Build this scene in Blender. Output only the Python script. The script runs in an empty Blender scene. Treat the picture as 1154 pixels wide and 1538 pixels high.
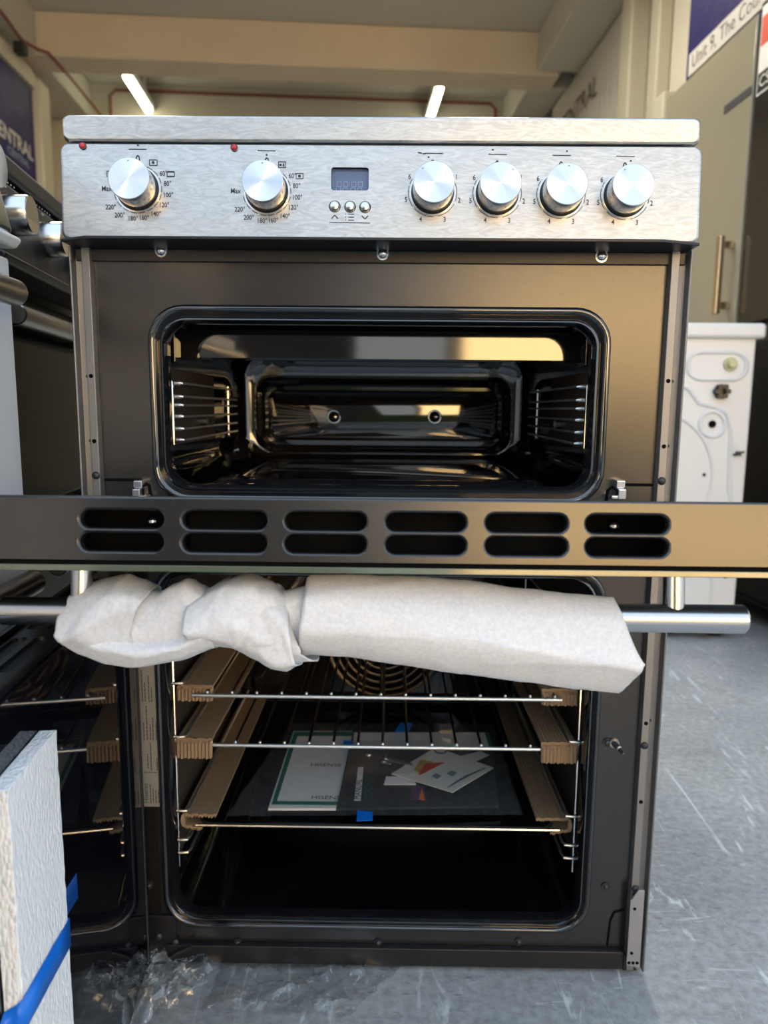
import bpy, bmesh, math, random
from mathutils import Vector, Matrix, noise
random.seed(7)
C = bpy.context.scene.collection
PI = math.pi
R = math.radians
# ------------------------------------------------------------------ camera
W, H, FPX = 1154, 1538, 1074.8
CAM = Vector((.0134, -.7351, .6311)); YAW, PITCH, ROLL = -.0093, .1446, .0089
fw = Vector((math.sin(YAW)*math.cos(PITCH), math.cos(YAW)*math.cos(PITCH), -math.sin(PITCH)))
r0 = Vector((math.cos(YAW), -math.sin(YAW), 0)); u0 = r0.cross(fw)
rt = r0*math.cos(ROLL)+u0*math.sin(ROLL); up = u0*math.cos(ROLL)-r0*math.sin(ROLL)
cd = bpy.data.cameras.new('camera'); co = bpy.data.objects.new('camera', cd); C.objects.link(co)
co.matrix_world = Matrix(((rt.x, up.x, -fw.x, CAM.x), (rt.y, up.y, -fw.y, CAM.y), (rt.z, up.z, -fw.z, CAM.z), (0, 0, 0, 1)))
cd.sensor_fit = 'VERTICAL'; cd.sensor_height = 24.0; cd.lens = 24.0*FPX/H
cd.clip_start = .02; cd.clip_end = 200
cd.dof.use_dof = True; cd.dof.focus_distance = .62; cd.dof.aperture_fstop = cd.lens/3.6
bpy.context.scene.camera = co
# ------------------------------------------------------------------ view, sky, sun
sc = bpy.context.scene
sc.view_settings.view_transform = 'Standard'; sc.view_settings.look = 'None'
sc.view_settings.gamma = 1; sc.view_settings.use_curve_mapping = False
sc.view_settings.exposure = 0.9
wd = bpy.data.worlds.new('sky'); sc.world = wd; wd.use_nodes = True
nt = wd.node_tree; bgn = nt.nodes['Background']
tc = nt.nodes.new('ShaderNodeTexCoord'); sx = nt.nodes.new('ShaderNodeSeparateXYZ'); nt.links.new(tc.outputs['Generated'], sx.inputs[0])
cr = nt.nodes.new('ShaderNodeValToRGB'); nt.links.new(sx.outputs['Z'], cr.inputs[0])
el = cr.color_ramp.elements
el[0].position = 0.0; el[0].color = (.80, .78, .73, 1)
el[1].position = 1.0; el[1].color = (.58, .76, 1.02, 1)
e = el.new(.22); e.color = (.72, .80, .86, 1)
e = el.new(.55); e.color = (.62, .78, .97, 1)
nt.links.new(cr.outputs[0], bgn.inputs[0]); bgn.inputs[1].default_value = 1.0
sd = bpy.data.lights.new('sun', 'SUN'); sd.energy = 26.0; sd.angle = R(.6); sd.color = (1, .76, .46)
so = bpy.data.objects.new('sun', sd); C.objects.link(so)
so.rotation_euler = Vector((.22, -.95, -.20)).to_track_quat('-Z', 'Y').to_euler()


def ray(px, py):
    return fw + rt*((px-W/2)/FPX) - up*((py-H/2)/FPX)
def at(px, py, X=None, Y=None, Z=None):
    """point where the photograph's pixel meets the plane X=, Y= or Z="""
    d = ray(px, py)
    t = (X-CAM.x)/d.x if X is not None else (Y-CAM.y)/d.y if Y is not None else (Z-CAM.z)/d.z
    return CAM + d*t


# ------------------------------------------------------------------ materials
MATS = {}
def mat(name, col=(.5, .5, .5), rough=.5, metal=0., spec=.5, bump=None, noisecol=None, coat=0., aniso=0., radial=None, trans=0., emit=None, alpha=1., rnoise=None, sub=0., ior=1.5):
    m = bpy.data.materials.new(name); m.use_nodes = True; MATS[name] = m
    n = m.node_tree; b = n.nodes['Principled BSDF']
    b.inputs['Base Color'].default_value = (*col, 1); b.inputs['Roughness'].default_value = rough
    b.inputs['Metallic'].default_value = metal; b.inputs['Specular IOR Level'].default_value = spec
    b.inputs['Coat Weight'].default_value = coat; b.inputs['Coat Roughness'].default_value = .05
    b.inputs['Alpha'].default_value = alpha; b.inputs['IOR'].default_value = ior
    b.inputs['Transmission Weight'].default_value = trans
    b.inputs['Subsurface Weight'].default_value = sub
    if sub: b.inputs['Subsurface Scale'].default_value = .01
    t = n.nodes.new('ShaderNodeTexCoord')
    def tex(scale, stretch=(1, 1, 1), det=4, rg=.55, dist=0.):
        mp = n.nodes.new('ShaderNodeMapping'); mp.inputs['Scale'].default_value = stretch
        n.links.new(t.outputs['Object'], mp.inputs[0])
        x = n.nodes.new('ShaderNodeTexNoise'); x.inputs['Scale'].default_value = scale
        x.inputs['Detail'].default_value = det; x.inputs['Roughness'].default_value = rg; x.inputs['Distortion'].default_value = dist
        n.links.new(mp.outputs[0], x.inputs['Vector']); return x
    m_tex = tex
    if noisecol:   # (col2, scale, stretch, lo, hi[, distortion])
        c2, s, st, lo, hi = noisecol[:5]
        x = tex(s, st, dist=noisecol[5] if len(noisecol) > 5 else 0)
        cr_ = n.nodes.new('ShaderNodeValToRGB'); n.links.new(x.outputs[0], cr_.inputs[0])
        cr_.color_ramp.elements[0].position = lo; cr_.color_ramp.elements[0].color = (*col, 1)
        cr_.color_ramp.elements[1].position = hi; cr_.color_ramp.elements[1].color = (*c2, 1)
        n.links.new(cr_.outputs[0], b.inputs['Base Color'])
    if rnoise:     # (scale, stretch, lo, hi)
        s, st, lo, hi = rnoise
        x = tex(s, st); mr = n.nodes.new('ShaderNodeMapRange'); n.links.new(x.outputs[0], mr.inputs[0])
        mr.inputs['From Min'].default_value = .3; mr.inputs['From Max'].default_value = .7
        mr.inputs['To Min'].default_value = lo; mr.inputs['To Max'].default_value = hi
        n.links.new(mr.outputs[0], b.inputs['Roughness'])
    if bump:       # (scale, stretch, strength, distance)
        s, st, k, dd = bump
        x = tex(s, st); bp = n.nodes.new('ShaderNodeBump'); bp.inputs['Strength'].default_value = k; bp.inputs['Distance'].default_value = dd
        n.links.new(x.outputs[0], bp.inputs['Height']); n.links.new(bp.outputs[0], b.inputs['Normal'])
    if aniso:
        b.inputs['Anisotropic'].default_value = aniso
        if radial:
            tg = n.nodes.new('ShaderNodeTangent'); tg.direction_type = 'RADIAL'; tg.axis = radial
            n.links.new(tg.outputs[0], b.inputs['Tangent'])
    if emit:
        b.inputs['Emission Color'].default_value = (*emit[0], 1); b.inputs['Emission Strength'].default_value = emit[1]
    return m
mat('panel_steel', (.44, .44, .43), .36, 1., noisecol=((.57, .57, .56), 34, (1, 1, 4.5), .36, .66, 3.0), rnoise=(60, (1, 1, 6), .30, .37), bump=(260, (.12, 1, 4), .05, .0006))
mat('brushed_steel', (.60, .59, .58), .24, 1.)
mat('pale_steel', (.66, .68, .71), .42, .12)
mat('knob_side', (.70, .68, .65), .2, 1.)
mat('knob_face', (.70, .73, .77), .32, 1., aniso=.88, radial='Y')
mat('bronze_paint', (.012, .011, .010), .25, 0., spec=.85, ior=1.5)
mat('black_enamel', (.003, .003, .0035), .07, 0., spec=.5, noisecol=((.010, .010, .012), 9, (1, 1, 1), .5, .75))
mat('gloss_enamel', (.010, .010, .011), .055, .0, spec=1.0, ior=1.6)
mat('black_satin', (.010, .010, .011), .38, 0.)
mat('black_gap', (.004, .004, .004), .9, 0., spec=.1)
mat('dark_grey_metal', (.05, .05, .055), .45, .6)
mat('liner_brown', (.045, .034, .026), .75, 0., bump=(500, (1, 1, 1), .2, .0006))
mat('chrome', (.80, .80, .80), .16, 1.)
mat('wire_steel', (.86, .87, .87), .38, 1.)
mat('dark_wire', (.16, .13, .10), .3, 1.)
mat('galvanised', (.27, .268, .27), .48, .8, bump=(300, (1, 1, .1), .05, .0005))
mat('pale_zinc', (.36, .36, .38), .5, .7)
mat('black_glass', (.004, .004, .006), .025, 0., spec=.55)
mat('glass_edge', (.10, .12, .08), .12, .0, spec=.9)
mat('shaded_glass', (.003, .003, .004), .12, 0., spec=.5, ior=1.12)
mat('dark_steel', (.30, .295, .29), .3, 1.)
mat('lcd', (.11, .16, .30), .08, 0.)
mat('lcd_digit', (.30, .36, .52), .3)
mat('print_ink', (.035, .035, .04), .6)
mat('red_lens', (.55, .02, .03), .2)
mat('red_lens_dark', (.10, .015, .02), .3)
mat('label_paper', (.27, .262, .25), .55)
mat('label_ink', (.06, .06, .06), .7)
mat('foam_wrap', (.69, .705, .725), .75, 0., noisecol=((.78, .795, .81), 420, (1, 1, 1), .35, .65), bump=(900, (1, 1, 1), .22, .0006))
mat('cardboard', (.30, .205, .125), .85, noisecol=((.36, .25, .155), 60, (1, .15, 1), .3, .7))
mat('polystyrene', (.93, .95, .96), .6, 0., sub=.1)
mat('blue_tape', (.005, .17, .72), .35)
mat('paper_white', (.93, .94, .98), .6)
mat('green_print', (.0, .17, .115), .5)
mat('dark_print', (.018, .022, .03), .35)
mat('card_grey', (.78, .82, .78), .5)
mat('red_print', (.6, .06, .03), .5)
mat('yellow_print', (.62, .42, .05), .5)
mat('blue_print', (.25, .33, .42), .5)
mat('flame_print', (.75, .20, .05), .5)
mat('violet_print', (.10, .04, .12), .5)
mat('white_enamel', (.72, .74, .745), .32)
mat('yellow_cap', (.55, .54, .30), .4)
mat('cream_wall', (.54, .49, .39), .75, noisecol=((.60, .55, .44), 2.2, (1, 1, 1), .3, .7))
mat('ochre_wall', (.52, .41, .24), .8, noisecol=((.57, .455, .27), 2.0, (1, 1, 1), .3, .7))
mat('ceiling_paint', (.48, .46, .39), .8, noisecol=((.53, .51, .44), 1.5, (1, 1, 1), .3, .7))
mat('beam_paint', (.55, .465, .365), .8, noisecol=((.60, .515, .40), 2.5, (1, 1, 1), .3, .7))
mat('white_trim', (.45, .41, .31), .55)
mat('cream_gloss', (.30, .27, .195), .16, 0., coat=.4)
mat('fridge_black', (.030, .026, .022), .09, .2)
mat('handle_brass', (.70, .58, .40), .25, 1.)
mat('conduit_red', (.20, .055, .035), .5)
mat('banner_navy', (.022, .018, .085), .45, 0., spec=.12, bump=(14, (1, 1, .6), .25, .02))
mat('sign_silver', (.42, .40, .35), .30, .0, bump=(9, (1, 3, 1), .5, .012))
mat('sign_dark', (.03, .03, .05), .3)
mat('letter_white', (.80, .78, .74), .5)
mat('letter_cream', (.52, .49, .44), .6)
mat('letter_brown', (.07, .035, .03), .5)
mat('letter_red', (.16, .02, .02), .5)
mat('sticker_red', (.70, .10, .05), .4)
mat('tube_light', (1, 1, .8), .5, emit=((1.0, .98, .70), 5.0))
mat('film_clear', (1, 1, 1), .06, 0., alpha=1.)
mat('sun_wall', (.78, .64, .42), .8)
mat('brick_dark', (.07, .055, .045), .9)
mat('hedge_green', (.05, .075, .02), .9, noisecol=((.10, .12, .03), 6, (1, 1, 1), .3, .7))

def film_material():
    m = MATS['film_clear']; n = m.node_tree; n.nodes.clear()
    out = n.nodes.new('ShaderNodeOutputMaterial'); mx = n.nodes.new('ShaderNodeMixShader')
    tr = n.nodes.new('ShaderNodeBsdfTransparent'); gl = n.nodes.new('ShaderNodeBsdfGlossy')
    gl.inputs['Roughness'].default_value = .06; tr.inputs[0].default_value = (1, 1, 1, 1)
    fr = n.nodes.new('ShaderNodeLayerWeight'); fr.inputs[0].default_value = .28; fr.name = 'facing'
    mu = n.nodes.new('ShaderNodeMath'); mu.operation = 'MULTIPLY_ADD'; mu.inputs[1].default_value = .9; mu.inputs[2].default_value = .06; mu.name = 'amount'
    n.links.new(fr.outputs['Facing'], mu.inputs[0]); n.links.new(mu.outputs[0], mx.inputs[0]); n.links.new(tr.outputs[0], mx.inputs[1]); n.links.new(gl.outputs[0], mx.inputs[2])
    n.links.new(mx.outputs[0], out.inputs[0])
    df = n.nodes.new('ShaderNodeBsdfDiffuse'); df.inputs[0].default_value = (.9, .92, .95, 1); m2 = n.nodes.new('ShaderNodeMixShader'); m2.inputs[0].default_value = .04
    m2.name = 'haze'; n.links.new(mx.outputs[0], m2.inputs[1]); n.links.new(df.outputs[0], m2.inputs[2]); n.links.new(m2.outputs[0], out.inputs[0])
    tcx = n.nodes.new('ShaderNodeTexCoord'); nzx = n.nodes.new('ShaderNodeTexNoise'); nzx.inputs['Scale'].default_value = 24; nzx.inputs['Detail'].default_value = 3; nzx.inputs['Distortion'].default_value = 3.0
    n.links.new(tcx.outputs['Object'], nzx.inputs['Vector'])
    rmp = n.nodes.new('ShaderNodeValToRGB'); e = rmp.color_ramp.elements; e[0].position = .492; e[0].color = (.02, .02, .02, 1); e[1].position = .50; e[1].color = (.60, .60, .60, 1)  # thin white streaks painted in for glints and crease whitening
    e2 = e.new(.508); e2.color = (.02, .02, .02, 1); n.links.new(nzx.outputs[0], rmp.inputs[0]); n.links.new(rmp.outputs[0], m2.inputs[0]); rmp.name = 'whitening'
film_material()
def bag_material():
    m = MATS['film_clear'].copy(); m.name = 'bag_clear'; MATS['bag_clear'] = m
    n = m.node_tree
    n.nodes['amount'].inputs[1].default_value = .28; n.nodes['amount'].inputs[2].default_value = .02
    n.nodes['Transparent BSDF'].inputs[0].default_value = (.985, .99, 1, 1)
    n.nodes.remove(n.nodes['whitening']); n.nodes['haze'].inputs[0].default_value = .05
bag_material()
def tinted_material():
    m = MATS['film_clear'].copy(); m.name = 'tinted_glass'; MATS['tinted_glass'] = m
    n = m.node_tree; n.nodes.remove(n.nodes['whitening']); n.nodes['haze'].inputs[0].default_value = 0
    n.nodes['amount'].inputs[1].default_value = .35; n.nodes['amount'].inputs[2].default_value = .03
    n.nodes['Transparent BSDF'].inputs[0].default_value = (.88, .90, .88, 1)
tinted_material()
def foam_material():
    m = MATS['polystyrene']; n = m.node_tree; b = n.nodes['Principled BSDF']
    t = n.nodes.new('ShaderNodeTexCoord'); v = n.nodes.new('ShaderNodeTexVoronoi'); v.inputs['Scale'].default_value = 430
    mp = n.nodes.new('ShaderNodeMapping'); mp.inputs['Scale'].default_value = (1, 1, .45)
    n.links.new(t.outputs['Object'], mp.inputs[0]); n.links.new(mp.outputs[0], v.inputs['Vector'])
    bp = n.nodes.new('ShaderNodeBump'); bp.inputs['Strength'].default_value = .6; bp.inputs['Distance'].default_value = .0018; bp.invert = True
    n.links.new(v.outputs['Distance'], bp.inputs['Height']); n.links.new(bp.outputs[0], b.inputs['Normal'])
foam_material()
def floor_material():
    m = mat('concrete', (.22, .235, .25), .5); n = m.node_tree; b = n.nodes['Principled BSDF']; L = n.links.new
    t = n.nodes.new('ShaderNodeTexCoord')
    def nz(s, st=(1, 1, 1), det=6, dist=0., rot=0):
        mp = n.nodes.new('ShaderNodeMapping'); mp.inputs['Scale'].default_value = st; mp.inputs['Rotation'].default_value = (0, 0, rot)
        L(t.outputs['Object'], mp.inputs[0]); x = n.nodes.new('ShaderNodeTexNoise')
        x.inputs['Scale'].default_value = s; x.inputs['Detail'].default_value = det; x.inputs['Distortion'].default_value = dist; x.inputs['Roughness'].default_value = .62
        L(mp.outputs[0], x.inputs['Vector']); return x
    def ramp(x, a, b_, ca, cb):
        r = n.nodes.new('ShaderNodeValToRGB'); L(x.outputs[0], r.inputs[0]); e = r.color_ramp.elements
        e[0].position = a; e[0].color = ca; e[1].position = b_; e[1].color = cb; return r
    def mix(a, bcol, fac, mode='MIX'):
        x = n.nodes.new('ShaderNodeMix'); x.data_type = 'RGBA'; x.blend_type = mode
        if isinstance(fac, float): x.inputs['Factor'].default_value = fac
        else: L(fac, x.inputs['Factor'])
        L(a, x.inputs['A'])
        if isinstance(bcol, tuple): x.inputs['B'].default_value = bcol
        else: L(bcol, x.inputs['B'])
        return x.outputs['Result']
    base = ramp(nz(3.0), .35, .68, (.30, .31, .312, 1), (.45, .46, .455, 1)).outputs[0]
    base = mix(base, ramp(nz(90, det=9), .32, .70, (.70, .70, .70, 1), (1.18, 1.18, 1.18, 1)).outputs[0], 1.0, 'MULTIPLY')
    brown = ramp(nz(5.5, (1, 1, 1), 5, 1.0), .60, .74, (0, 0, 0, 1), (.55, .55, .55, 1)).outputs[0]
    base = mix(base, (.20, .165, .13, 1), brown)
    sc1 = ramp(nz(22, (1, .16, 1), 9, 2.5, .5), .60, .67, (0, 0, 0, 1), (.85, .85, .85, 1)).outputs[0]
    base = mix(base, (.66, .70, .70, 1), sc1)
    sc2 = ramp(nz(34, (.14, 1, 1), 9, 3.0, .25), .62, .69, (0, 0, 0, 1), (.6, .6, .6, 1)).outputs[0]
    base = mix(base, (.64, .67, .68, 1), sc2)
    dk = ramp(nz(48, (.2, 1, 1), 9, 3.5, -.6), .63, .68, (0, 0, 0, 1), (.55, .55, .55, 1)).outputs[0]
    base = mix(base, (.09, .09, .09, 1), dk)
    L(base, b.inputs['Base Color'])
    bp = n.nodes.new('ShaderNodeBump'); bp.inputs['Strength'].default_value = .25; bp.inputs['Distance'].default_value = .003
    L(nz(70).outputs[0], bp.inputs['Height']); L(bp.outputs[0], b.inputs['Normal'])
    rr_ = n.nodes.new('ShaderNodeMapRange'); L(nz(8).outputs[0], rr_.inputs[0]); rr_.inputs['To Min'].default_value = .3; rr_.inputs['To Max'].default_value = .65
    L(rr_.outputs[0], b.inputs['Roughness'])
floor_material()


# ------------------------------------------------------------------ mesh helpers
class G:
    def __init__(s, M=None): s.v = []; s.f = []; s.M = M
    def add(s, vs, fs):
        o = len(s.v); s.v += [(s.M @ Vector(p)) if s.M else Vector(p) for p in vs]; s.f += [tuple(i+o for i in f) for f in fs]; return s
    def box(s, x0, x1, y0, y1, z0, z1):
        return s.add([(x0, y0, z0), (x1, y0, z0), (x1, y1, z0), (x0, y1, z0), (x0, y0, z1), (x1, y0, z1), (x1, y1, z1), (x0, y1, z1)],
                     [(0, 3, 2, 1), (4, 5, 6, 7), (0, 1, 5, 4), (1, 2, 6, 5), (2, 3, 7, 6), (3, 0, 4, 7)])
    def loft(s, rings, close=True, cap0=False, cap1=False):
        n = len(rings[0]); vs = [p for r in rings for p in r]; fs = []
        for i in range(len(rings)-1):
            for j in range(n if close else n-1):
                k = (j+1) % n; fs.append((i*n+j, i*n+k, (i+1)*n+k, (i+1)*n+j))
        if cap0: fs.append(tuple(range(n))[::-1])
        if cap1: fs.append(tuple((len(rings)-1)*n+j for j in range(n)))
        return s.add(vs, fs)
    def cyl(s, p0, p1, r0, r1=None, n=24, cap=True, prof=None):
        p0, p1 = Vector(p0), Vector(p1); r1 = r0 if r1 is None else r1
        a = (p1-p0); ln = a.length; a.normalize(); b = a.orthogonal().normalized(); c = a.cross(b)
        prof = prof or [(0, r0), (1, r1)]
        rings = [[p0+a*(t*ln)+(b*math.cos(2*PI*j/n)+c*math.sin(2*PI*j/n))*r for j in range(n)] for t, r in prof]
        return s.loft(rings, True, cap, cap)
    def rod(s, p0, p1, r, n=24, ch=None):     # cylinder with chamfered ends
        ln = (Vector(p1)-Vector(p0)).length; ch = ch or r*.12; t = ch/ln
        return s.cyl(p0, p1, r, n=n, prof=[(0, r-ch), (t, r), (1-t, r), (1, r-ch)])
    def tube(s, pts, r, n=8, closed=False):
        pts = [Vector(p) for p in pts]; m = len(pts); rings = []; b = None
        for i, p in enumerate(pts):
            a = (pts[(i+1) % m]-pts[i-1]) if closed else (pts[min(i+1, m-1)]-pts[max(i-1, 0)])
            a.normalize()
            b = a.orthogonal() if b is None else b-a*b.dot(a)
            b.normalize(); c = a.cross(b)
            rings.append([p+(b*math.cos(2*PI*j/n)+c*math.sin(2*PI*j/n))*r for j in range(n)])
        if closed: rings.append(rings[0]); return s.loft(rings)
        return s.loft(rings, True, True, True)
    def prism(s, poly, ax, a, b):             # polygon in the plane across ax, from a to b
        def P(p, t): return {'x': (t, p[0], p[1]), 'y': (p[0], t, p[1]), 'z': (p[0], p[1], t)}[ax]
        return s.loft([[P(p, a) for p in poly], [P(p, b) for p in poly]], True, True, True)
    def plate(s, outer, holes, a, b, put):    # flat plate with holes; loops are 2-D, put(x, z, t) places them
        bm = bmesh.new()
        for lp in [outer]+holes:
            vs = [bm.verts.new((p[0], p[1], 0)) for p in lp]
            for i in range(len(vs)): bm.edges.new((vs[i], vs[(i+1) % len(vs)]))
        bmesh.ops.triangle_fill(bm, use_beauty=True, use_dissolve=False, edges=bm.edges[:], normal=(0, 0, 1))
        bm.verts.index_update()
        v2 = [(v.co.x, v.co.y) for v in bm.verts]; fs = [tuple(v.index for v in f.verts) for f in bm.faces]; bm.free()
        n = len(v2)
        s.add([put(x, z, a) for x, z in v2]+[put(x, z, b) for x, z in v2], fs+[tuple(i+n for i in f[::-1]) for f in fs])
        for lp in [outer]+holes: s.loft([[put(x, z, a) for x, z in lp], [put(x, z, b) for x, z in lp]])
        return s
    def dome(s, p, d, r, h=None, n=14, m=4):
        p = Vector(p); a = Vector(d).normalized(); b = a.orthogonal().normalized(); c = a.cross(b); h = h or r
        rings = [[p+a*(h*math.sin(t*PI/2/m))+(b*math.cos(2*PI*j/n)+c*math.sin(2*PI*j/n))*max(r*math.cos(t*PI/2/m), r*.03) for j in range(n)] for t in range(m+1)]
        return s.loft(rings, True, False, True)
    def text(s, body, size, put, align='LEFT', sx=1., bold=0.):   # put(x, y) places the letters' plane
        cu = bpy.data.curves.new('t', 'FONT'); cu.body = body; cu.size = size; cu.align_x = align; cu.align_y = 'CENTER'; cu.resolution_u = 3; cu.offset = bold*size
        o = bpy.data.objects.new('t', cu); C.objects.link(o)
        dg = bpy.context.evaluated_depsgraph_get(); dg.update()
        me = bpy.data.meshes.new_from_object(o.evaluated_get(dg))
        s.add([put(v.co.x*sx, v.co.y) for v in me.vertices], [tuple(p.vertices) for p in me.polygons])
        bpy.data.objects.remove(o); bpy.data.curves.remove(cu); bpy.data.meshes.remove(me); return s

WMX = {}
def link(o, parent, M=None):
    C.objects.link(o); M = M or Matrix.Identity(4); o.matrix_basis = M; WMX[o.name] = M
    if parent:
        o.parent = parent; o.matrix_parent_inverse = WMX[parent.name].inverted()
    return o
def mk(name, g, m, parent=None, bevel=0., smooth=38, seg=2, solid=0., fix=True):
    """one mesh object from one or several shapes"""
    me = bpy.data.meshes.new(name); me.from_pydata(g.v, [], g.f); me.validate()
    if fix:
        bm = bmesh.new(); bm.from_mesh(me); bmesh.ops.remove_doubles(bm, verts=bm.verts, dist=1e-6)
        bmesh.ops.recalc_face_normals(bm, faces=bm.faces); bm.to_mesh(me); bm.free()
    me.materials.append(MATS[m])
    if smooth: me.shade_smooth(); me.set_sharp_from_angle(angle=R(smooth))
    # the mesh keeps world coordinates; the object's origin goes to its lower middle
    lo = Vector([min(v.co[i] for v in me.vertices) for i in range(3)]); hi = Vector([max(v.co[i] for v in me.vertices) for i in range(3)])
    org = Vector(((lo.x+hi.x)/2, (lo.y+hi.y)/2, lo.z)) if parent is None else (lo+hi)/2
    me.transform(Matrix.Translation(-org))
    o = bpy.data.objects.new(name, me); link(o, parent, Matrix.Translation(org))
    if solid:
        q = o.modifiers.new('solid', 'SOLIDIFY'); q.thickness = solid; q.offset = 0
    if bevel:
        q = o.modifiers.new('bevel', 'BEVEL'); q.width = bevel; q.segments = seg; q.limit_method = 'ANGLE'; q.angle_limit = R(40); q.harden_normals = bool(smooth)
    return o
def tag(o, label, cat, group=None):
    o['label'] = label; o['category'] = cat
    if group: o['group'] = group
    return o
def thing(name, label, cat, loc, group=None, M=None):
    o = bpy.data.objects.new(name, None); link(o, None, M or Matrix.Translation(Vector(loc))); o.empty_display_size = .05
    return tag(o, label, cat, group)
def struct(name, g, m, **k):
    o = mk(name, g, m, **k); o['kind'] = 'structure'; return o
def dup(o, M, parent):                         # copy of a part (shares its mesh), moved by M
    c = o.copy(); C.objects.link(c); w = M @ WMX[o.name]; c.matrix_basis = w; WMX[c.name] = w
    c.parent = parent; c.matrix_parent_inverse = WMX[parent.name].inverted()
    return c
def rr(x0, x1, z0, z1, r, n=8):                # rounded rectangle, 2-D
    out = []
    for cx, cz, a in ((x1-r, z0+r, -90), (x1-r, z1-r, 0), (x0+r, z1-r, 90), (x0+r, z0+r, 180)):
        for i in range(n+1):
            t = R(a+90*i/n); out.append((cx+r*math.cos(t), cz+r*math.sin(t)))
    return out
def XZ(lp, y): return [(x, y, z) for x, z in lp]

# ------------------------------------------------------------------ the room (axes turned 4.2 degrees from the cooker)
TH = R(4.2)
RM = Matrix.Rotation(TH, 4, 'Z')
struct('floor', G().box(-14, 14, -16, 8, -.1, 0), 'concrete', smooth=0)
def room(*boxes):
    g = G(RM)
    for b in boxes: g.box(*b)
    return g
struct('ceiling', room((-8, 8, .9, 6, 2.95, 3.2)), 'ceiling_paint', smooth=0)
struct('wall_back', room((-8, 8, 5.0, 5.2, 0, 2.95)), 'cream_wall', smooth=0)
struct('wall_back_upper', room((-9.6, -2.2, 5.2, 5.4, 0, 8.5)), 'brick_dark', smooth=0)  # unseen tall slab, added to keep the sun off the yard's left side
struct('wall_left', room((-2.15, -1.95, .6, 4.22, 0, 2.95)), 'cream_wall', smooth=0)
struct('wall_left_alcove', room((-2.9, -2.7, 4.22, 5.0, 0, 2.95), (-2.7, -2.15, 4.12, 4.22, 0, 2.95)), 'ochre_wall', smooth=0)
struct('wall_right', room((1.5, 1.7, .6, 5.0, 0, 2.95)), 'cream_wall', smooth=0)
struct('trim_1', room((-1.95, 1.35, 4.02, 4.25, 2.70, 2.95)), 'beam_paint', bevel=.01)
struct('trim_2', room((-2.7, -1.84, .9, 4.02, 2.70, 2.95), (-2.7, -1.84, 4.25, 5.0, 2.70, 2.95)), 'ceiling_paint', bevel=.01)
struct('trim_3', room((1.20, 1.5, .9, 4.02, 2.72, 2.95), (1.20, 1.5, 4.25, 5.0, 2.72, 2.95)), 'ceiling_paint', bevel=.01)
# mouldings on the right wall and the frame of the left sign
struct('trim_4', room((1.40, 1.5, 3.02, 3.16, 0, 2.72)), 'white_trim', bevel=.012)
struct('trim_5', room((1.43, 1.5, 2.76, 2.86, 1.0, 2.72)), 'white_trim', bevel=.012)
struct('trim_6', room((1.36, 1.5, 2.50, 2.62, 0, 2.0)), 'white_trim', bevel=.012)
struct('trim_7', room((-1.95, -1.86, 4.08, 4.24, 0, 2.60), (-1.95, -1.88, .6, 4.08, 2.53, 2.62)), 'white_trim', bevel=.012)
# opposite side of the yard, behind the camera
struct('wall_opposite', G().box(.9, 7.6, -11.4, -11, 0, 3.1), 'sun_wall', smooth=0)
struct('wall_opposite_left', G().box(-5.6, -.6, -11.6, -10.6, 0, 3.9), 'brick_dark', smooth=0)
struct('wall_opposite_far', G().box(-8.5, -5.7, -11.4, -11, 0, 2.6), 'sun_wall', smooth=0)
struct('wall_hedge', G().box(-1.5, 4.4, -10.4, -9.9, 0, 1.0), 'hedge_green', smooth=0)

# ceiling lights
for k, (ux, v0) in enumerate(((-1.42, 4.33), (.64, 4.33))):
    w0 = RM @ Vector((ux, v0, 2.95))
    t = thing('ceiling_light', ['lit strip light on the ceiling above the left end of the cooker', 'lit strip light on the ceiling above the right half of the cooker'][k], 'lamp', w0, 'strip lights on the ceiling')
    mk('light_tube', room((ux-.023, ux+.023, v0+.04, v0+.62, 2.735, 2.775)), 'tube_light', t, bevel=.012)
    mk('light_housing', room((ux-.035, ux+.035, v0, v0+.66, 2.775, 2.83), (ux-.01, ux+.01, v0+.1, v0+.12, 2.83, 2.95), (ux-.01, ux+.01, v0+.5, v0+.52, 2.83, 2.95)), 'white_enamel', t, bevel=.006)
for ux in (-1.0, .6):      # unseen fill lamps, added to brighten the interior
    ld_ = bpy.data.lights.new('strip_lamp', 'AREA'); ld_.shape = 'RECTANGLE'; ld_.size = .08; ld_.size_y = 1.2; ld_.energy = 17; ld_.color = (1, .94, .80)
    lo_ = bpy.data.objects.new('strip_lamp', ld_); C.objects.link(lo_); lo_.matrix_basis = RM @ Matrix.Translation((ux, 2.2, 2.72))
def rtube(pts, r): return G(RM).tube(pts, r, 8)
tag(mk('conduit_pipe', rtube([(-1.70, 4.97, 2.55), (-1.70, 4.97, 2.86), (-1.66, 4.97, 2.90), (1.10, 4.97, 2.90), (1.14, 4.97, 2.86), (1.14, 4.97, 2.5)], .011), 'conduit_red'),
    'long red-brown pipe running level along the top of the back wall', 'pipe')
tag(mk('conduit_pipe', rtube([(-1.82, 1.5, 2.68), (-1.82, 3.55, 2.68), (-1.82, 3.75, 2.66), (-1.80, 3.92, 2.69), (-1.76, 3.97, 2.695), (-1.74, 4.26, 2.69), (-1.74, 4.9, 2.69)], .010), 'conduit_red'),
    'red-brown pipe running along the left ceiling edge above the navy sign', 'pipe')
tag(mk('junction_box', room((-1.86, -1.80, 3.72, 3.79, 2.585, 2.645)), 'black_satin', bevel=.008), 'small black box on the left ceiling edge above the navy sign', 'junction box')

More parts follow.
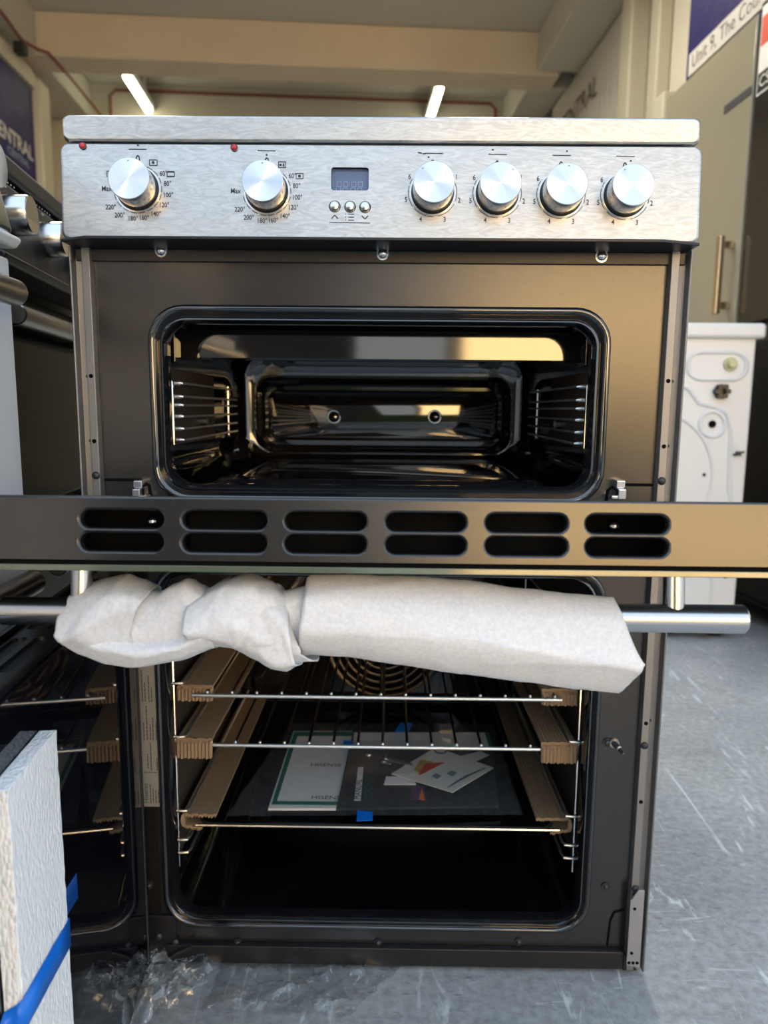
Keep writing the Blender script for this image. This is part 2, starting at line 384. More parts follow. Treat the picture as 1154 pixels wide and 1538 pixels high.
# signs
def wall_text(g, body, size, u, v_left, z, facing, sx=1., align='LEFT', bold=0.):
    # facing -1: faces -u (right wall, reads towards smaller v); facing +1: faces +u (left wall, reads towards larger v)
    g.text(body, size, lambda x, y: (u, v_left+facing*x, z+y), align, sx, bold); return g
t = thing('wall_sign', 'navy sign in a pale frame on the left wall', 'sign', RM @ Vector((-1.9, 3, 1.3)))
mk('sign_board', room((-1.95, -1.9, 1.8, 4.06, 1.25, 2.52)), 'banner_navy', t, bevel=.004)
mk('sign_lettering', wall_text(G(RM), 'CENTRAL', .115, -1.895, 3.47, 2.13, 1, 1.08, bold=.02), 'letter_cream', t, smooth=0)
mk('sign_small_print', wall_text(G(RM), 'CENTRAL', .06, -1.895, 3.66, 2.05, 1, 1.1), 'blue_print', t, smooth=0)
t = thing('wall_sign', 'silver sheet sign lettered CENTRAL on the right wall', 'sign', RM @ Vector((1.46, 4, 1.7)))
mk('sign_board', room((1.44, 1.5, 3.24, 4.50, 1.6, 2.69)), 'sign_silver', t, bevel=.004)
mk('sign_border', room((1.432, 1.5, 4.50, 4.95, 1.6, 2.69)), 'sign_dark', t, bevel=.004)
mk('sign_lettering', wall_text(G(RM), 'CENTRAL', .17, 1.434, 4.28, 2.47, -1, .95), 'letter_brown', t, smooth=0)
t = thing('banner', 'navy address banner with white band above the cream fridge', 'sign', RM @ Vector((1.26, 1.5, 1.8)))
mk('banner_board', room((1.25, 1.28, .55, 2.06, 1.825, 2.62)), 'banner_navy', t, bevel=.003)
mk('address_band', room((1.246, 1.25, .55, 2.035, 1.845, 1.925)), 'letter_cream', t, bevel=.003)
mk('address_lettering', wall_text(G(RM), 'Unit 9, The Courtyard, Aurelia', .068, 1.2455, 2.01, 1.886, -1, .93), 'letter_brown', t, smooth=0)
mk('banner_lettering', wall_text(G(RM), '&', .17, 1.249, 1.74, 2.03, -1, 1.1), 'letter_white', t, smooth=0)

# fridges on the right
t = thing('fridge_freezer', 'tall glossy cream fridge under the navy address banner', 'fridge', RM @ Vector((1.35, 1.8, 0)))
mk('fridge_body', room((1.24, 1.5, 1.50, 2.10, .04, 1.80)), 'cream_gloss', t, bevel=.008)
mk('fridge_door', room((1.20, 1.238, 1.502, 2.098, .86, 1.798)), 'cream_gloss', t, bevel=.006)
mk('fridge_door', room((1.20, 1.238, 1.502, 2.098, .06, .85)), 'cream_gloss', t, bevel=.006)
mk('door_grip', room((1.1985, 1.2, 1.505, 1.66, 1.575, 1.60)), 'print_ink', t)
g = G(RM).box(1.150, 1.168, 1.53, 1.556, .935, 1.175).box(1.160, 1.2, 1.533, 1.553, .95, .975).box(1.160, 1.2, 1.533, 1.553, 1.135, 1.16)
mk('door_handle', g, 'handle_brass', t, bevel=.004)
t = thing('fridge_freezer', 'tall glossy black fridge at the right edge beside the cream fridge', 'fridge', RM @ Vector((1.35, 1.2, 0)))
mk('fridge_body', room((1.24, 1.5, .88, 1.49, .04, 1.818)), 'fridge_black', t, bevel=.008)
mk('fridge_door', room((1.20, 1.238,   .882, 1.488, .895, 1.816)), 'fridge_black', t, bevel=.006)
mk('fridge_door', room((1.20, 1.238, .882, 1.488, .06, .885)), 'fridge_black', t, bevel=.006)
s = mk('energy_sticker', room((1.1985, 1.2, 1.31, 1.475, 1.555, 1.80)), 'letter_white', t)
mk('sticker_field', room((1.1975, 1.1985, 1.315, 1.470, 1.69, 1.77)), 'sticker_red', s)
mk('sticker_field', room((1.1975, 1.1985, 1.315, 1.470, 1.56, 1.615)), 'black_satin', s)
mk('sticker_lettering', wall_text(G(RM), 'CS', .045, 1.197, 1.462, 1.587, -1), 'letter_white', s, smooth=0)

# washing machine, seen from behind
t = thing('washing_machine', 'white washing machine with its back turned, right of the cooker', 'washing machine', (.69, 1.45, 0))
mk('body', G().box(.395, .972, 1.20, 1.72, .02, .825), 'white_enamel', t, bevel=.008)
mk('lid', G().box(.383, .990, 1.185, 1.74, .818, .858), 'white_enamel', t, bevel=.011, seg=3)
yb = 1.20
def bp(px, py, d=0.): p = at(px, py, Y=yb); return Vector((p.x, yb-d, p.z))
def capsule(x0, x1, y0, y1, n=10):
    r = (y1-y0)/2; cy = (y0+y1)/2; out = []
    for cx, a in ((x1-r, -90), (x0+r, 90)):
        out += [(cx+r*math.cos(R(a+180*i/n)), cy+r*math.sin(R(a+180*i/n))) for i in range(n+1)]
    return out
g = G().tube([bp(x, y, -.001) for x, y in capsule(1033, 1122, 529, 570)], .006, 8, True)
g.tube([bp(978+92*math.cos(R(a)), 708+92*math.sin(R(a)), -.001) for a in range(-88, 89, 8)], .005)
g.tube([bp(x, y, -.001) for x, y in [(1015, 572), (1035, 585), (1050, 606), (1072, 611), (1092, 622), (1098, 650), (1096, 690), (1095, 735), (1100, 760)]], .006)
g.tube([bp(1070+19*math.cos(R(a)), 637+19*math.sin(R(a)), -.001) for a in range(0, 360, 20)], .006, 8, True)
g.tube([bp(1000+70*math.cos(R(a)), 880+70*math.sin(R(a)), -.001) for a in range(-60, 80, 8)], .005)
mk('embossing', g, 'white_enamel', t)
p = bp(1097, 547); mk('hose_cap', G().cyl(p, p-Vector((0, .02, 0)), .013, .010).cyl(p, p-Vector((0, .006, 0)), .018), 'yellow_cap', t, bevel=.002)
p = bp(1083, 588); g = G().cyl(p, p-Vector((0, .006, 0)), .019)
for a in range(0, 360, 60): q = p+Vector((.014*math.cos(R(a)), 0, .014*math.sin(R(a)))); g.cyl(q, q-Vector((0, .016, 0)), .007, n=10)
mk('drain_socket', g, 'black_satin', t)
p = bp(1070, 637); mk('bolt_hole', G().cyl(p, p-Vector((0, .003, 0)), .010), 'black_gap', t)
g = G()
p = bp(1108, 681, .008); g.cyl(p-Vector((.014, 0, .004)), p+Vector((.014, 0, .005)), .003, n=8).box(p.x-.005, p.x+.005, p.y-.004, p.y+.008, p.z-.006, p.z+.006)
mk('cable_clip', g, 'black_satin', t)
for x, y in ((1058, 713), (1047, 832), (1090, 866)):
    p = bp(x, y); mk('screw', G().dome(p, (0, -1, 0), .005, .003), 'dark_grey_metal', t)
for x, y in ((.43, 1.25), (.94, 1.25), (.43, 1.67), (.94, 1.67)): mk('foot', G().cyl((x, y, 0), (x, y, .02), .02), 'black_satin', t)

# ------------------------------------------------------------------ neighbouring cookers, a row on the left
def neighbour(label, org, ang, steel, face, panel_d, door_in, knobs, hz, hend, vz, panel_top, lowm):
    # local: s along the row (away from the camera), n out of the front (towards +X), z up
    M = Matrix.Translation(Vector((org[0], org[1], 0))) @ Matrix(((math.cos(ang), -math.sin(ang), 0, 0), (math.sin(ang), math.cos(ang), 0, 0), (0, 0, 1, 0), (0, 0, 0, 1)))
    # local x = n, local y = s
    t = thing('freestanding_cooker', label, 'cooker', (0, 0, 0), M=M)
    mk('cooker_body', G(M).box(-.58, -door_in-.035, .002, .598, .03, .875), lowm, t, bevel=.003)
    mk('hob_top', G(M).box(-.585, .004, 0, .60, .876, .90), steel, t, bevel=.006, seg=3)
    cp = mk('control_panel', G(M).prism([(-.04, vz), (panel_d, vz), (0, panel_top), (-.04, panel_top)], 'y', .002, .598), steel, t, bevel=.006, seg=3)
    v = mk('visor', G(M).prism([(-.03, vz-.012), (.022, vz-.012), (.028, vz-.004), (.02, vz), (-.03, vz)], 'y', .004, .596), lowm if lowm != 'black_satin' else 'black_satin', t, bevel=.003)
    for sk in knobs:
        k = mk('control_knob', G(M).cyl((0, sk, .832), (.030, sk, .834), .0215, n=32, prof=[(0, .0215), (.94, .0205), (1, .0195)]), 'knob_side', t)
        mk('knob_face', G(M).cyl((.030, sk, .834), (.0304, sk, .834), .0193, n=32), 'brushed_steel', k)
        mk('knob_ring', G(M).cyl((-.002, sk, .832), (.003, sk, .832), .024, n=32), 'black_satin', k)
        g = G(M)
        for q in range(7): g.box(.0035, .004, sk-.028+q*.009, sk-.026+q*.009, .868, .8695)
        g.box(.0037, .0042, sk-.004, sk+.004, .862, .8635)
        mk('panel_print', g, 'letter_cream', cp, smooth=0)['kind'] = 'stuff'
    mk('indicator_light', G(M).dome((.002, .135, .858), (1, 0, 0), .005), 'red_lens', cp)
    for z0, z1 in ((.50, vz-.02), (.05, .49)):
        d = mk('oven_door', G(M).box(-door_in-.035, -door_in, .004, .596, z0, z1), face, t, bevel=.003)
    for hzz, hn in hz:
        b = mk('door_handle', G(M).rod((hn, hend[0], hzz), (hn, .60-hend[0], hzz), .0115, n=28), 'dark_steel', t)
        for sp in (hend[0]+.045, .555-hend[0]):
            mk('handle_post', G(M).rod((-door_in, sp, hzz), (hn-.006, sp, hzz), .0085, n=20), 'brushed_steel', b)
    for s_ in (.05, .55):
        for n_ in (-.5, -.1): mk('foot', G(M).cyl((n_, s_, 0), (n_, s_, .03), .016, n=12), 'black_satin', t)
    return t
neighbour('dark cooker with steel knobs, standing against the left side', (-.398, -.005), R(7.4), 'dark_grey_metal', 'shaded_glass', .012, .028, (.075, .19, .30, .38, .46, .54), ((.728, .012), (.449, .040)), (.06, .012), .785, .872, 'black_satin')
neighbour('pale steel cooker cut off by the left edge of the photo', (-.325, -.645), R(3.0), 'brushed_steel', 'pale_steel', .02, -.014, (.06, .16, .26, .36, .455, .548), ((.728, .036), (.468, .036)), (.045, .036), .785, .872, 'white_enamel')

# ------------------------------------------------------------------ the cooker
K = thing('freestanding_cooker', 'stainless double oven cooker with both oven doors open', 'cooker', (0, .3, 0))
BW = .302
# body shell behind the frame
g = G().box(-BW, -BW+.002, .0, .58, .03, .872).box(BW-.002, BW, .0, .58, .03, .872).box(-BW, BW, .578, .58, .03, .872).box(-BW, BW, .02, .58, .028, .03)
mk('body_shell', g, 'black_satin', K, smooth=0)
# side panels: folded sheet flanges left and right of the frame
for sgn in (-1, 1):
    prof = [(.3040, .02), (.3040, -.010), (.3030, -.0115), (.3015, -.0105), (.3012, -.001), (.2935, .000), (.2925, -.0085), (.2845, -.0085), (.2835, .004), (.2835, .02)]
    z0 = .006
    g = G().prism([(sgn*a, b) for a, b in prof], 'z', z0, .785)
    sp = mk('side_panel', g, 'galvanised', K, bevel=.0008)
    for z in (.66, .595, .21, .10, .30): mk('panel_hole', G().cyl((sgn*.2885, -.0088, z), (sgn*.2885, -.0080, z), .0022, n=12), 'black_gap', sp)
    for z in (.66, .595, .30): mk('panel_hole', G().cyl((sgn*.2955, -.0008, z), (sgn*.2955, .0005, z), .0018, n=12), 'dark_grey_metal', sp)
    for z in (.560, .107, .275): mk('screw', G().dome((sgn*.2885, -.0085, z), (0, -1, 0), .0042, .003), 'dark_grey_metal', sp)
# white corner bracket low on the right
g = G().prism([(.2815, .018), (.2965, .016), (.2965, .110), (.2895, .110), (.2835, .100), (.2815, .098)], 'y', -.016, -.0135)
br = mk('corner_bracket', g, 'pale_zinc', K, bevel=.0006)
for x, z in ((.2840, .022), (.2885, .022), (.2930, .022), (.2865, .088), (.2862, .034)): mk('bracket_hole', G().cyl((x, -.0165, z), (x, -.0159, z), .0018, n=10), 'black_gap', br)

# front frame, one pressed plate with two openings
UO = (-.2325, .2325, .533, .7315, .036); LO = (-.2380, .2418, .046, .468, .038)
fr = mk('front_frame', G().plate([(-.2835, .026), (.2835, .026), (.2835, .786), (-.2835, .786)], [rr(*UO), rr(*LO)], 0, .004, lambda x, z, t: (x, t, z)), 'bronze_paint', K, smooth=20)
for x, y in ((912, 1115), (910, 1331), (224, 1329), (357, 1415), (568, 1415), (779, 1414), (1e9, 0)):
    if x > 1e8: continue
    p = at(x, y, Y=0); mk('screw', G().cyl((p.x, 0, p.z), (p.x, -.0015, p.z), .0048, n=16).dome((p.x, -.0015, p.z), (0, -1, 0), .0034, .0025), 'dark_grey_metal', fr)
p = at(922, 1115, Y=0); mk('bracket_pin', G().cyl((p.x, 0, p.z), (p.x, -.003, p.z), .0055, n=16).cyl((p.x, -.002, p.z), (p.x+.0045, -.020, p.z-.003), .0034, n=12, prof=[(0, .0034), (.55, .0034), (.6, .0022), (1, .0012)]), 'dark_steel', fr)
# recessed hinge pockets at the foot of the upper opening
for sgn in (-1, 1):
    lp = [(sgn*a, b) for a, b in ((.2825, .555), (.245, .555), (.237, .549), (.236, .538), (.2825, .538))]
    g = G().tube([(x, -.0006, z) for x, z in lp[:4]], .0016, 6)
    hp = mk('hinge_pocket', g, 'black_gap', fr)
    p = at(210 if sgn < 0 else 930, 734, Y=-.008)
    g = G().box(p.x-.0045, p.x+.0045, -.014, .0, p.z+.001, p.z+.009).box(p.x-.004, p.x+.004, -.020, .0, p.z-.010, p.z+.001)
    g.box(p.x-sgn*.004-.006, p.x-sgn*.004+.006, -.018, -.004, p.z-.010, p.z-.006)
    mk('hinge_arm', g, 'chrome', K, bevel=.0012)
# grooved plate lower right, hinge plate lower left, plinth
g = G().tube([(.264, -.0006, .030), (.266, -.0006, .062), (.270, -.0006, .072), (.281, -.0006, .075)], .0012, 6)
mk('pressed_groove', g, 'black_gap', fr)
g = G().prism([(-.2835, .027), (-.226, .027), (-.226, .060), (-.2835, .062)], 'y', -.0035, 0)
hp = mk('lower_hinge_plate', g, 'black_satin', K, bevel=.001)
for x, y in ((217, 1409), (238, 1407), (263, 1416)):
    p = at(x, y, Y=-.004); mk('screw', G().dome((p.x, -.0035, p.z), (0, -1, 0), .0045, .003), 'dark_grey_metal', hp)
g = G().prism([(0, .028), (-.0055, .0278), (-.0068, .0265), (-.0072, .0065), (-.006, .005), (0, .005)], 'x', -.235, .281)
pl = mk('plinth', g, 'black_satin', K, bevel=.001)
mk('plinth_corner', G().prism([(.281, .027), (.281, .005), (.297, .005), (.287, .018)], 'y', -.0072, .0), 'black_satin', pl)
mk('hinge_lip', G().tube([(-.258, -.010, .006), (-.236, -.010, .009), (-.222, -.009, .020), (-.207, -.009, .027)], .0022, 8), 'dark_grey_metal', pl)
for x in (-.25, .25):
    for y in (.06, .5): mk('foot', G().cyl((x, y, 0), (x, y, .03), .018, n=16), 'black_satin', K)

# --- cavities
def inset(o, d):
    return rr(o[0]+d, o[1]-d, o[2]+d, o[3]-d, max(o[4]-d*.75, .006))
def flange(o, big):
    prof = [(0, .0005), (.001, -.003), (.0035, -.0042), (.0065, -.0032), (.0085, .0015), (.0105, .0008), (.0125, -.0030), (.0150, -.0036), (.0170, -.0008), (.0180, .006), (.0180, .014)]
    return G().loft([XZ(inset(o, d*big), y) for d, y in prof])
# upper oven
up_c = mk('upper_oven_cavity', G().loft([XZ(inset(UO, .017), .012), XZ(rr(-.232, .232, .546, .722, .03), .022), XZ(rr(-.226, .226, .546, .718, .03), .36), XZ(rr(-.216, .216, .553, .71, .035), .395)]), 'black_enamel', K, smooth=50)
mk('cavity_lip', flange(UO, 1.0), 'gloss_enamel', up_c, smooth=60)
BO = (-.216, .216, .553, .71, .035)
rings = [XZ(rr(*BO), .395), XZ(rr(-.207, .207, .558, .700, .034), .401), XZ(rr(-.200, .200, .560, .675, .028), .401), XZ(rr(-.196, .196, .563, .672, .026), .392), XZ(rr(-.190, .190, .568, .667, .024), .391),
         XZ(rr(-.186, .186, .572, .663, .020), .403), XZ(rr(-.181, .181, .579, .658, .016), .403), XZ(rr(-.178, .178, .582, .655, .014), .397), XZ(rr(-.175, .175, .585, .652, .012), .396)]
bk = mk('back_panel', G().loft(rings, True, False, True), 'gloss_enamel', up_c, smooth=40)
for px in (502, 653):
    p = at(px, 626, Y=.396)
    mk('element_hole', G().cyl((p.x, .3945, p.z), (p.x, .396, p.z), .0085, n=20), 'black_gap', bk)
    mk('hole_rim', G().tube([(p.x+.0095*math.cos(R(a)), .3955, p.z+.0095*math.sin(R(a))) for a in range(0, 360, 18)], .0016, 6, True), 'chrome', bk)
    mk('hole_screw', G().dome((p.x+.002, .3945, p.z), (0, -1, 0), .0045, .003), 'chrome', bk)
# pressed floor with raised middle and side ridges
g = G()
def XY(lp, z): return [(x, y, z) for x, y in lp]
g.loft([XY(rr(-.19, .19, .05, .35, .03), .5465), XY(rr(-.184, .184, .056, .344, .028), .5505), XY(rr(-.16, .16, .08, .32, .03), .5505), XY(rr(-.155, .155, .085, .315, .028), .548)], True, False, True)
mk('floor_pressing', g, 'gloss_enamel', up_c, smooth=50)
for sgn in (-1, 1):
    g = G()
    rings = []
    for i in range(13):
        y = .035+.22*i/12; k = math.sin(PI*i/12)**.5*.011+.0004
        rings.append([(sgn*(.229-.0003*i)+k*math.cos(R(a)), y, .566+k*.75*math.sin(R(a))) for a in range(0, 360, 30)])
    g.loft(rings, True, True, True)
    mk('side_ridge', g, 'gloss_enamel', up_c, smooth=60)
    g = G()
    rings = []
    for i in range(9):
        y = .30+.07*i/8; k = math.sin(PI*i/8)**.5*.020+.0004
        rings.append([(sgn*.214+k*math.cos(R(a)), y, .568+k*math.sin(R(a))) for a in range(0, 360, 30)])
    g.loft(rings, True, True, True); mk('corner_pressing', g, 'gloss_enamel', up_c, smooth=60)
    mk('side_liner', G().box(sgn*.2295-.0015, sgn*.2295+.0015, .03, .33, .588, .672), 'liner_brown', up_c, bevel=.0005)
# shield and grill element below the upper roof
mk('grill_shield', G().prism([(.072, .7155), (.0660, .7135), (.0660, .684), (.068, .682), (.072, .682), (.069, .688)], 'x', -.222, .222), 'gloss_enamel', up_c, smooth=0)
for q in (-.2255, .2255): mk('shield_bracket', G().box(q-.0035, q+.0035, .055, .085, .678, .716), 'gloss_enamel', up_c, bevel=.001)
g = G()
for k in (0, 1): g.tube([(-.10+.02*k, .12, .702-.004*k), (-.06, .12+.03*k, .699), (.10, .12+.03*k, .699), (.14, .18, .70), (.14, .32, .70), (-.14, .32, .70), (-.14, .16, .70)], .0032, 8)
mk('grill_element', g, 'dark_grey_metal', up_c)
p = at(762, 552, Y=.25); mk('oven_lamp', G().dome((p.x, .25, .715), (0, 0, -1), .018, .022, 18), 'dark_grey_metal', up_c)
def side_rack(zs, x, y0, y1, zt, zb, r, parent, yf, stub=.010):
    for sgn in (-1, 1):
        rk = mk('side_rack', G().tube([(sgn*(x-.0045), yf, zb), (sgn*(x-.0045), yf, zt-.003), (sgn*(x-.002), yf, zt), (sgn*x, yf+.002, zt+.001)], r*1.25, 8), 'chrome', parent)
        mk('rack_upright', G().tube([(sgn*x, y1-.03, zb), (sgn*x, y1-.03, zt)], r, 8), 'chrome', rk)
        base = None
        for z in zs:
            M0 = Matrix.Translation((0, 0, z-zs[0]))
            if base is None:
                g = G().tube([(sgn*(x+stub), y0-.004, z), (sgn*(x+.004), y0-.004, z)], r, 8)
                g.cyl((sgn*(x+.003), y0-.004, z), (sgn*(x-.014), y0-.004, z), r, n=10, prof=[(0, r), (.2, r*1.7), (.8, r*1.7), (1, r)])
                g.tube([(sgn*(x-.0135), y0-.004, z), (sgn*(x-.0150), y0-.001, z), (sgn*(x-.0150), y0+.006, z), (sgn*(x-.006), y1, z)], r, 8)
                base = mk('rack_wire', g, 'wire_steel', rk)
            else: dup(base, M0, rk)
        for y in (.10,):
            if zt-zb < .1: mk('rack_stud', G().cyl((sgn*(x+.004), y+.06, (zt+zb)/2-.012), (sgn*(x-.008), y+.06, (zt+zb)/2-.012), .006, n=14), 'chrome', rk)
side_rack([.655, .641, .632, .620, .607, .595], .2235, .040, .34, .659, .590, .0013, up_c, .030, .010)
# lower oven
lo_c = mk('lower_oven_cavity', G().loft([XZ(inset(LO, .0135), .010), XZ(rr(-.2375, .2375, .056, .458, .03), .020), XZ(rr(-.232, .232, .056, .455, .03), .42)]), 'black_enamel', K, smooth=50)
mk('cavity_lip', flange(LO, .78), 'gloss_enamel', lo_c, smooth=60)
bk = mk('back_panel', G().loft([XZ(rr(-.232, .232, .056, .455, .03), .42), XZ(rr(-.215, .215, .105, .445, .03), .42), XZ(rr(-.212, .212, .116, .442, .028), .404), XZ(rr(-.208, .208, .132, .438, .026), .400)], True, False, True), 'gloss_enamel', lo_c, smooth=30)
mk('back_flange', G().prism([(.3945, .108), (.4000, .130), (.42, .130), (.42, .108)], 'x', -.205, .205), 'gloss_enamel', lo_c, smooth=0)
for x in (-.195, .195):
    p = Vector((x, .398, .122)); mk('screw', G().dome(p, (0, -1, 0), .006, .005), 'chrome', bk)
FC = (.006, .392, .252)
fg = mk('fan_guard', G().cyl((FC[0], .4005, FC[2]), (FC[0], .3985, FC[2]), .092, n=40), 'black_gap', lo_c)
for q, rr_ in enumerate((.020, .032, .044, .056, .068, .080, .092)):
    mk('guard_ring', G().tube([(FC[0]+rr_*math.cos(R(a)), FC[1]-(.0015 if q < 6 else -.002), FC[2]+rr_*math.sin(R(a))) for a in range(0, 360, 8)], .0023 if q < 6 else .004, 6, True), 'dark_wire', fg)
for a in range(0, 360, 60):
    mk('guard_spoke', G().tube([(FC[0]+.018*math.cos(R(a)), FC[1]+.002, FC[2]+.018*math.sin(R(a))), (FC[0]+.093*math.cos(R(a)), FC[1]+.002, FC[2]+.093*math.sin(R(a)))], .0025, 6), 'dark_wire', fg)
mk('fan_hub', G().cyl((FC[0], .398, FC[2]), (FC[0], .388, FC[2]), .010, n=16), 'chrome', fg)
for sgn in (-1, 1):
    mk('side_liner', G().box(sgn*.2345-.0012, sgn*.2345+.0012, .035, .40, .105, .44), 'liner_brown', lo_c, bevel=.0004)
    rk = mk('side_rack', G().tube([(sgn*.229, .030, .100), (sgn*.2285, .030, .42), (sgn*.2285, .034, .425)], .0016, 8), 'chrome', lo_c)
    mk('rack_upright', G().tube([(sgn*.2285, .37, .102), (sgn*.2285, .37, .42)], .0016, 8), 'chrome', rk)
    base = None
    for z in (.324, .2605, .1705, .1345, .1185, .39):
        if base is None:
            g = G().tube([(sgn*.2365, .027, z), (sgn*.230, .026, z), (sgn*.218, .028, z), (sgn*.2165, .034, z), (sgn*.2165, .38, z)], .0017, 8)
            base = mk('rack_wire', g, 'wire_steel', rk)
        else: dup(base, Matrix.Translation((0, 0, z-.324)), rk)
p = at(787, 858, Y=.15); mk('oven_lamp', G().cyl((p.x, .15, .456), (p.x, .15, .435), .022, .018, n=24), 'brushed_steel', lo_c)

# rating label left of the lower opening
a, b = at(207, 985, Y=-.0006), at(244, 1211, Y=-.0006)
lx0, lx1, lz0, lz1 = -.2575, -.2390, .192, .372
lb = mk('rating_label', G().box(lx0, lx1, -.0008, 0, lz0, lz1), 'label_paper', K); lb['label'] = 'grey rating label with vertical print'
def lput(x, y): return (lx0+.0040-y+.0, -.0011, lz0+.004+x)
g = G().text('Hisense', .0075, lambda x, y: (lx0+.0042-y, -.0011, lz0+.004+x))
for q, (c, s_, e_) in enumerate(((.0085, .004, .026), (.0115, .004, .022), (.0145, .004, .020), (.0175, .004, .020), (.0070, .045, .062), (.0105, .043, .075), (.0170, .043, .057), (.0040, .078, .098), (.0075, .078, .118), (.0110, .078, .096), (.0140, .078, .104), (.0175, .078, .098), (.0040, .122, .158), (.0070, .122, .144), (.0110, .122, .152), (.0140, .122, .138))):
    t0 = s_
    while t0 < e_:
        w = random.uniform(.002, .005); g.box(lx0+c, lx0+c+.0011, -.0011, -.0008, lz0+t0, lz0+min(t0+w, e_)); t0 += w+.0008
g.box(lx0+.001, lx1-.001, -.0011, -.0008, lz0+.040, lz0+.0404)
mk('label_print', g, 'label_ink', lb, smooth=0)['kind'] = 'stuff'

# --- hob rim and control panel
PZ0, PZ1 = .786, .8745
def py_(z): return -.0225-(PZ1-z)*.078
g = G().loft([XZ(rr(-.2985, .2985, .876, .9, .006, 4), .02), XZ(rr(-.2985, .2985, .876, .9, .006, 4), -.019), XZ(rr(-.2978, .2978, .8767, .8993, .006, 4), -.0225), XZ(rr(-.296, .296, .878, .898, .006, 4), -.0242)], True, True, True)
g.box(-.2985, .2985, .02, .585, .876, .9)
hr = mk('hob_rim', g, 'panel_steel', K, bevel=.0012)
mk('hob_glass', G().box(-.285, .285, .0, .575, .9, .904), 'black_glass', K, bevel=.0015)
g = G()
def pring(ins, d):
    return [(x, py_(z)-d, z) for x, z in rr(-.3005+ins, .3005-ins, PZ0+ins, PZ1-ins*.6, .008, 5)]
disp = (at(498.5, 0, Y=-.024).x, 0)
def pp(px, py, d=0.):
    q = at(px, py, Y=-.026); q = at(px, py, Y=py_(q.z)-d); return q
dA, dB = pp(498, 252), pp(554, 287)
hole = [(x, z) for x, z in rr(dA.x, dB.x, dB.z, dA.z, .0025, 4)]
outer = [(x, z) for x, z in rr(-.3005+.0025, .3005-.0025, PZ0+.0025, PZ1-.0015, .0065, 5)]
g.plate(outer, [hole], .0, .0015, lambda x, z, t: (x, py_(z)-.0018+t, z))
g.loft([[(x, py_(z)+.03, z) for x, z in rr(-.3005, .3005, PZ0, PZ1, .008, 5)], pring(0, 0), pring(.0008, .0012), [(x, py_(z)-.0018, z) for x, z in outer]])
cp = mk('control_panel', g, 'panel_steel', K, smooth=50)
cd_ = mk('clock_display', G().add([(dA.x, py_(dA.z)+.003, dA.z), (dB.x, py_(dA.z)+.003, dA.z), (dB.x, py_(dB.z)+.003, dB.z), (dA.x, py_(dB.z)+.003, dB.z)], [(0, 1, 2, 3)]), 'lcd', cp, smooth=0)
cd_['label'] = 'blue-grey clock display, unlit'
# unlit digit segments
seg_g = G()
def seg_digit(x, z, w, h, mask):
    e = .0006
    S = {'a': (x, x+w, z+h-e, z+h), 'g': (x, x+w, z+h/2-e/2, z+h/2+e/2), 'd': (x, x+w, z, z+e), 'f': (x, x+e, z+h/2, z+h), 'b': (x+w-e, x+w, z+h/2, z+h), 'e': (x, x+e, z, z+h/2), 'c': (x+w-e, x+w, z, z+h/2)}
    for k in mask:
        a_, b_, c_, d_ = S[k]; c_ = max(c_, dB.z+.0005); d_ = max(d_, c_+.0002)
        seg_g.add([(a_, py_(c_)+.0026, c_), (b_, py_(c_)+.0026, c_), (b_, py_(d_)+.0026, d_), (a_, py_(d_)+.0026, d_)], [(0, 1, 2, 3)])
for k, mx in enumerate((.005, .0112, .0188, .0250)):
    seg_digit(dA.x+mx, dB.z+.0042, .0044, .0052, 'abcdef'); seg_digit(dA.x+mx-.0008, dB.z-.0008, .0046, .0046, 'abef' if k else 'befc')
for z in (.006, .008): seg_g.add([(dA.x+.0166, py_(dB.z+z)+.0026, dB.z+z), (dA.x+.0174, py_(dB.z+z)+.0026, dB.z+z), (dA.x+.0174, py_(dB.z+z)+.0026, dB.z+z+.0008), (dA.x+.0166, py_(dB.z+z)+.0026, dB.z+z+.0008)], [(0, 1, 2, 3)])
mk('display_digits', seg_g, 'lcd_digit', cp, smooth=0)
AX = Vector((0, -1, .09)).normalized()
def ondisc(px, py): return pp(px, py)
for px, py in ((503, 310.5), (526, 311), (548.5, 311.5)):
    p = pp(px, py, .0018)
    b = mk('push_button', G().cyl(p, p+AX*.004, .0044, n=24, prof=[(0, .0044), (.6, .0044), (.9, .0036), (1, .002)]), 'knob_side', cp)
    mk('button_ring', G().tube([p+Vector((.0050*math.cos(R(a)), 0, .0050*math.sin(R(a)))) for a in range(0, 360, 15)], .0006, 6, True), 'black_satin', b)
for px, py in ((124.5, 219.5), (352, 222)):
    p = pp(px, py, .0018)
    b = mk('indicator_light', G().cyl(p, p+AX*.0012, .0034, n=20), 'red_lens_dark', cp); mk('indicator_lens', G().dome(p+AX*.0012, AX, .0024, .0012), 'red_lens', b)
b['label'] = 'round red indicator light'
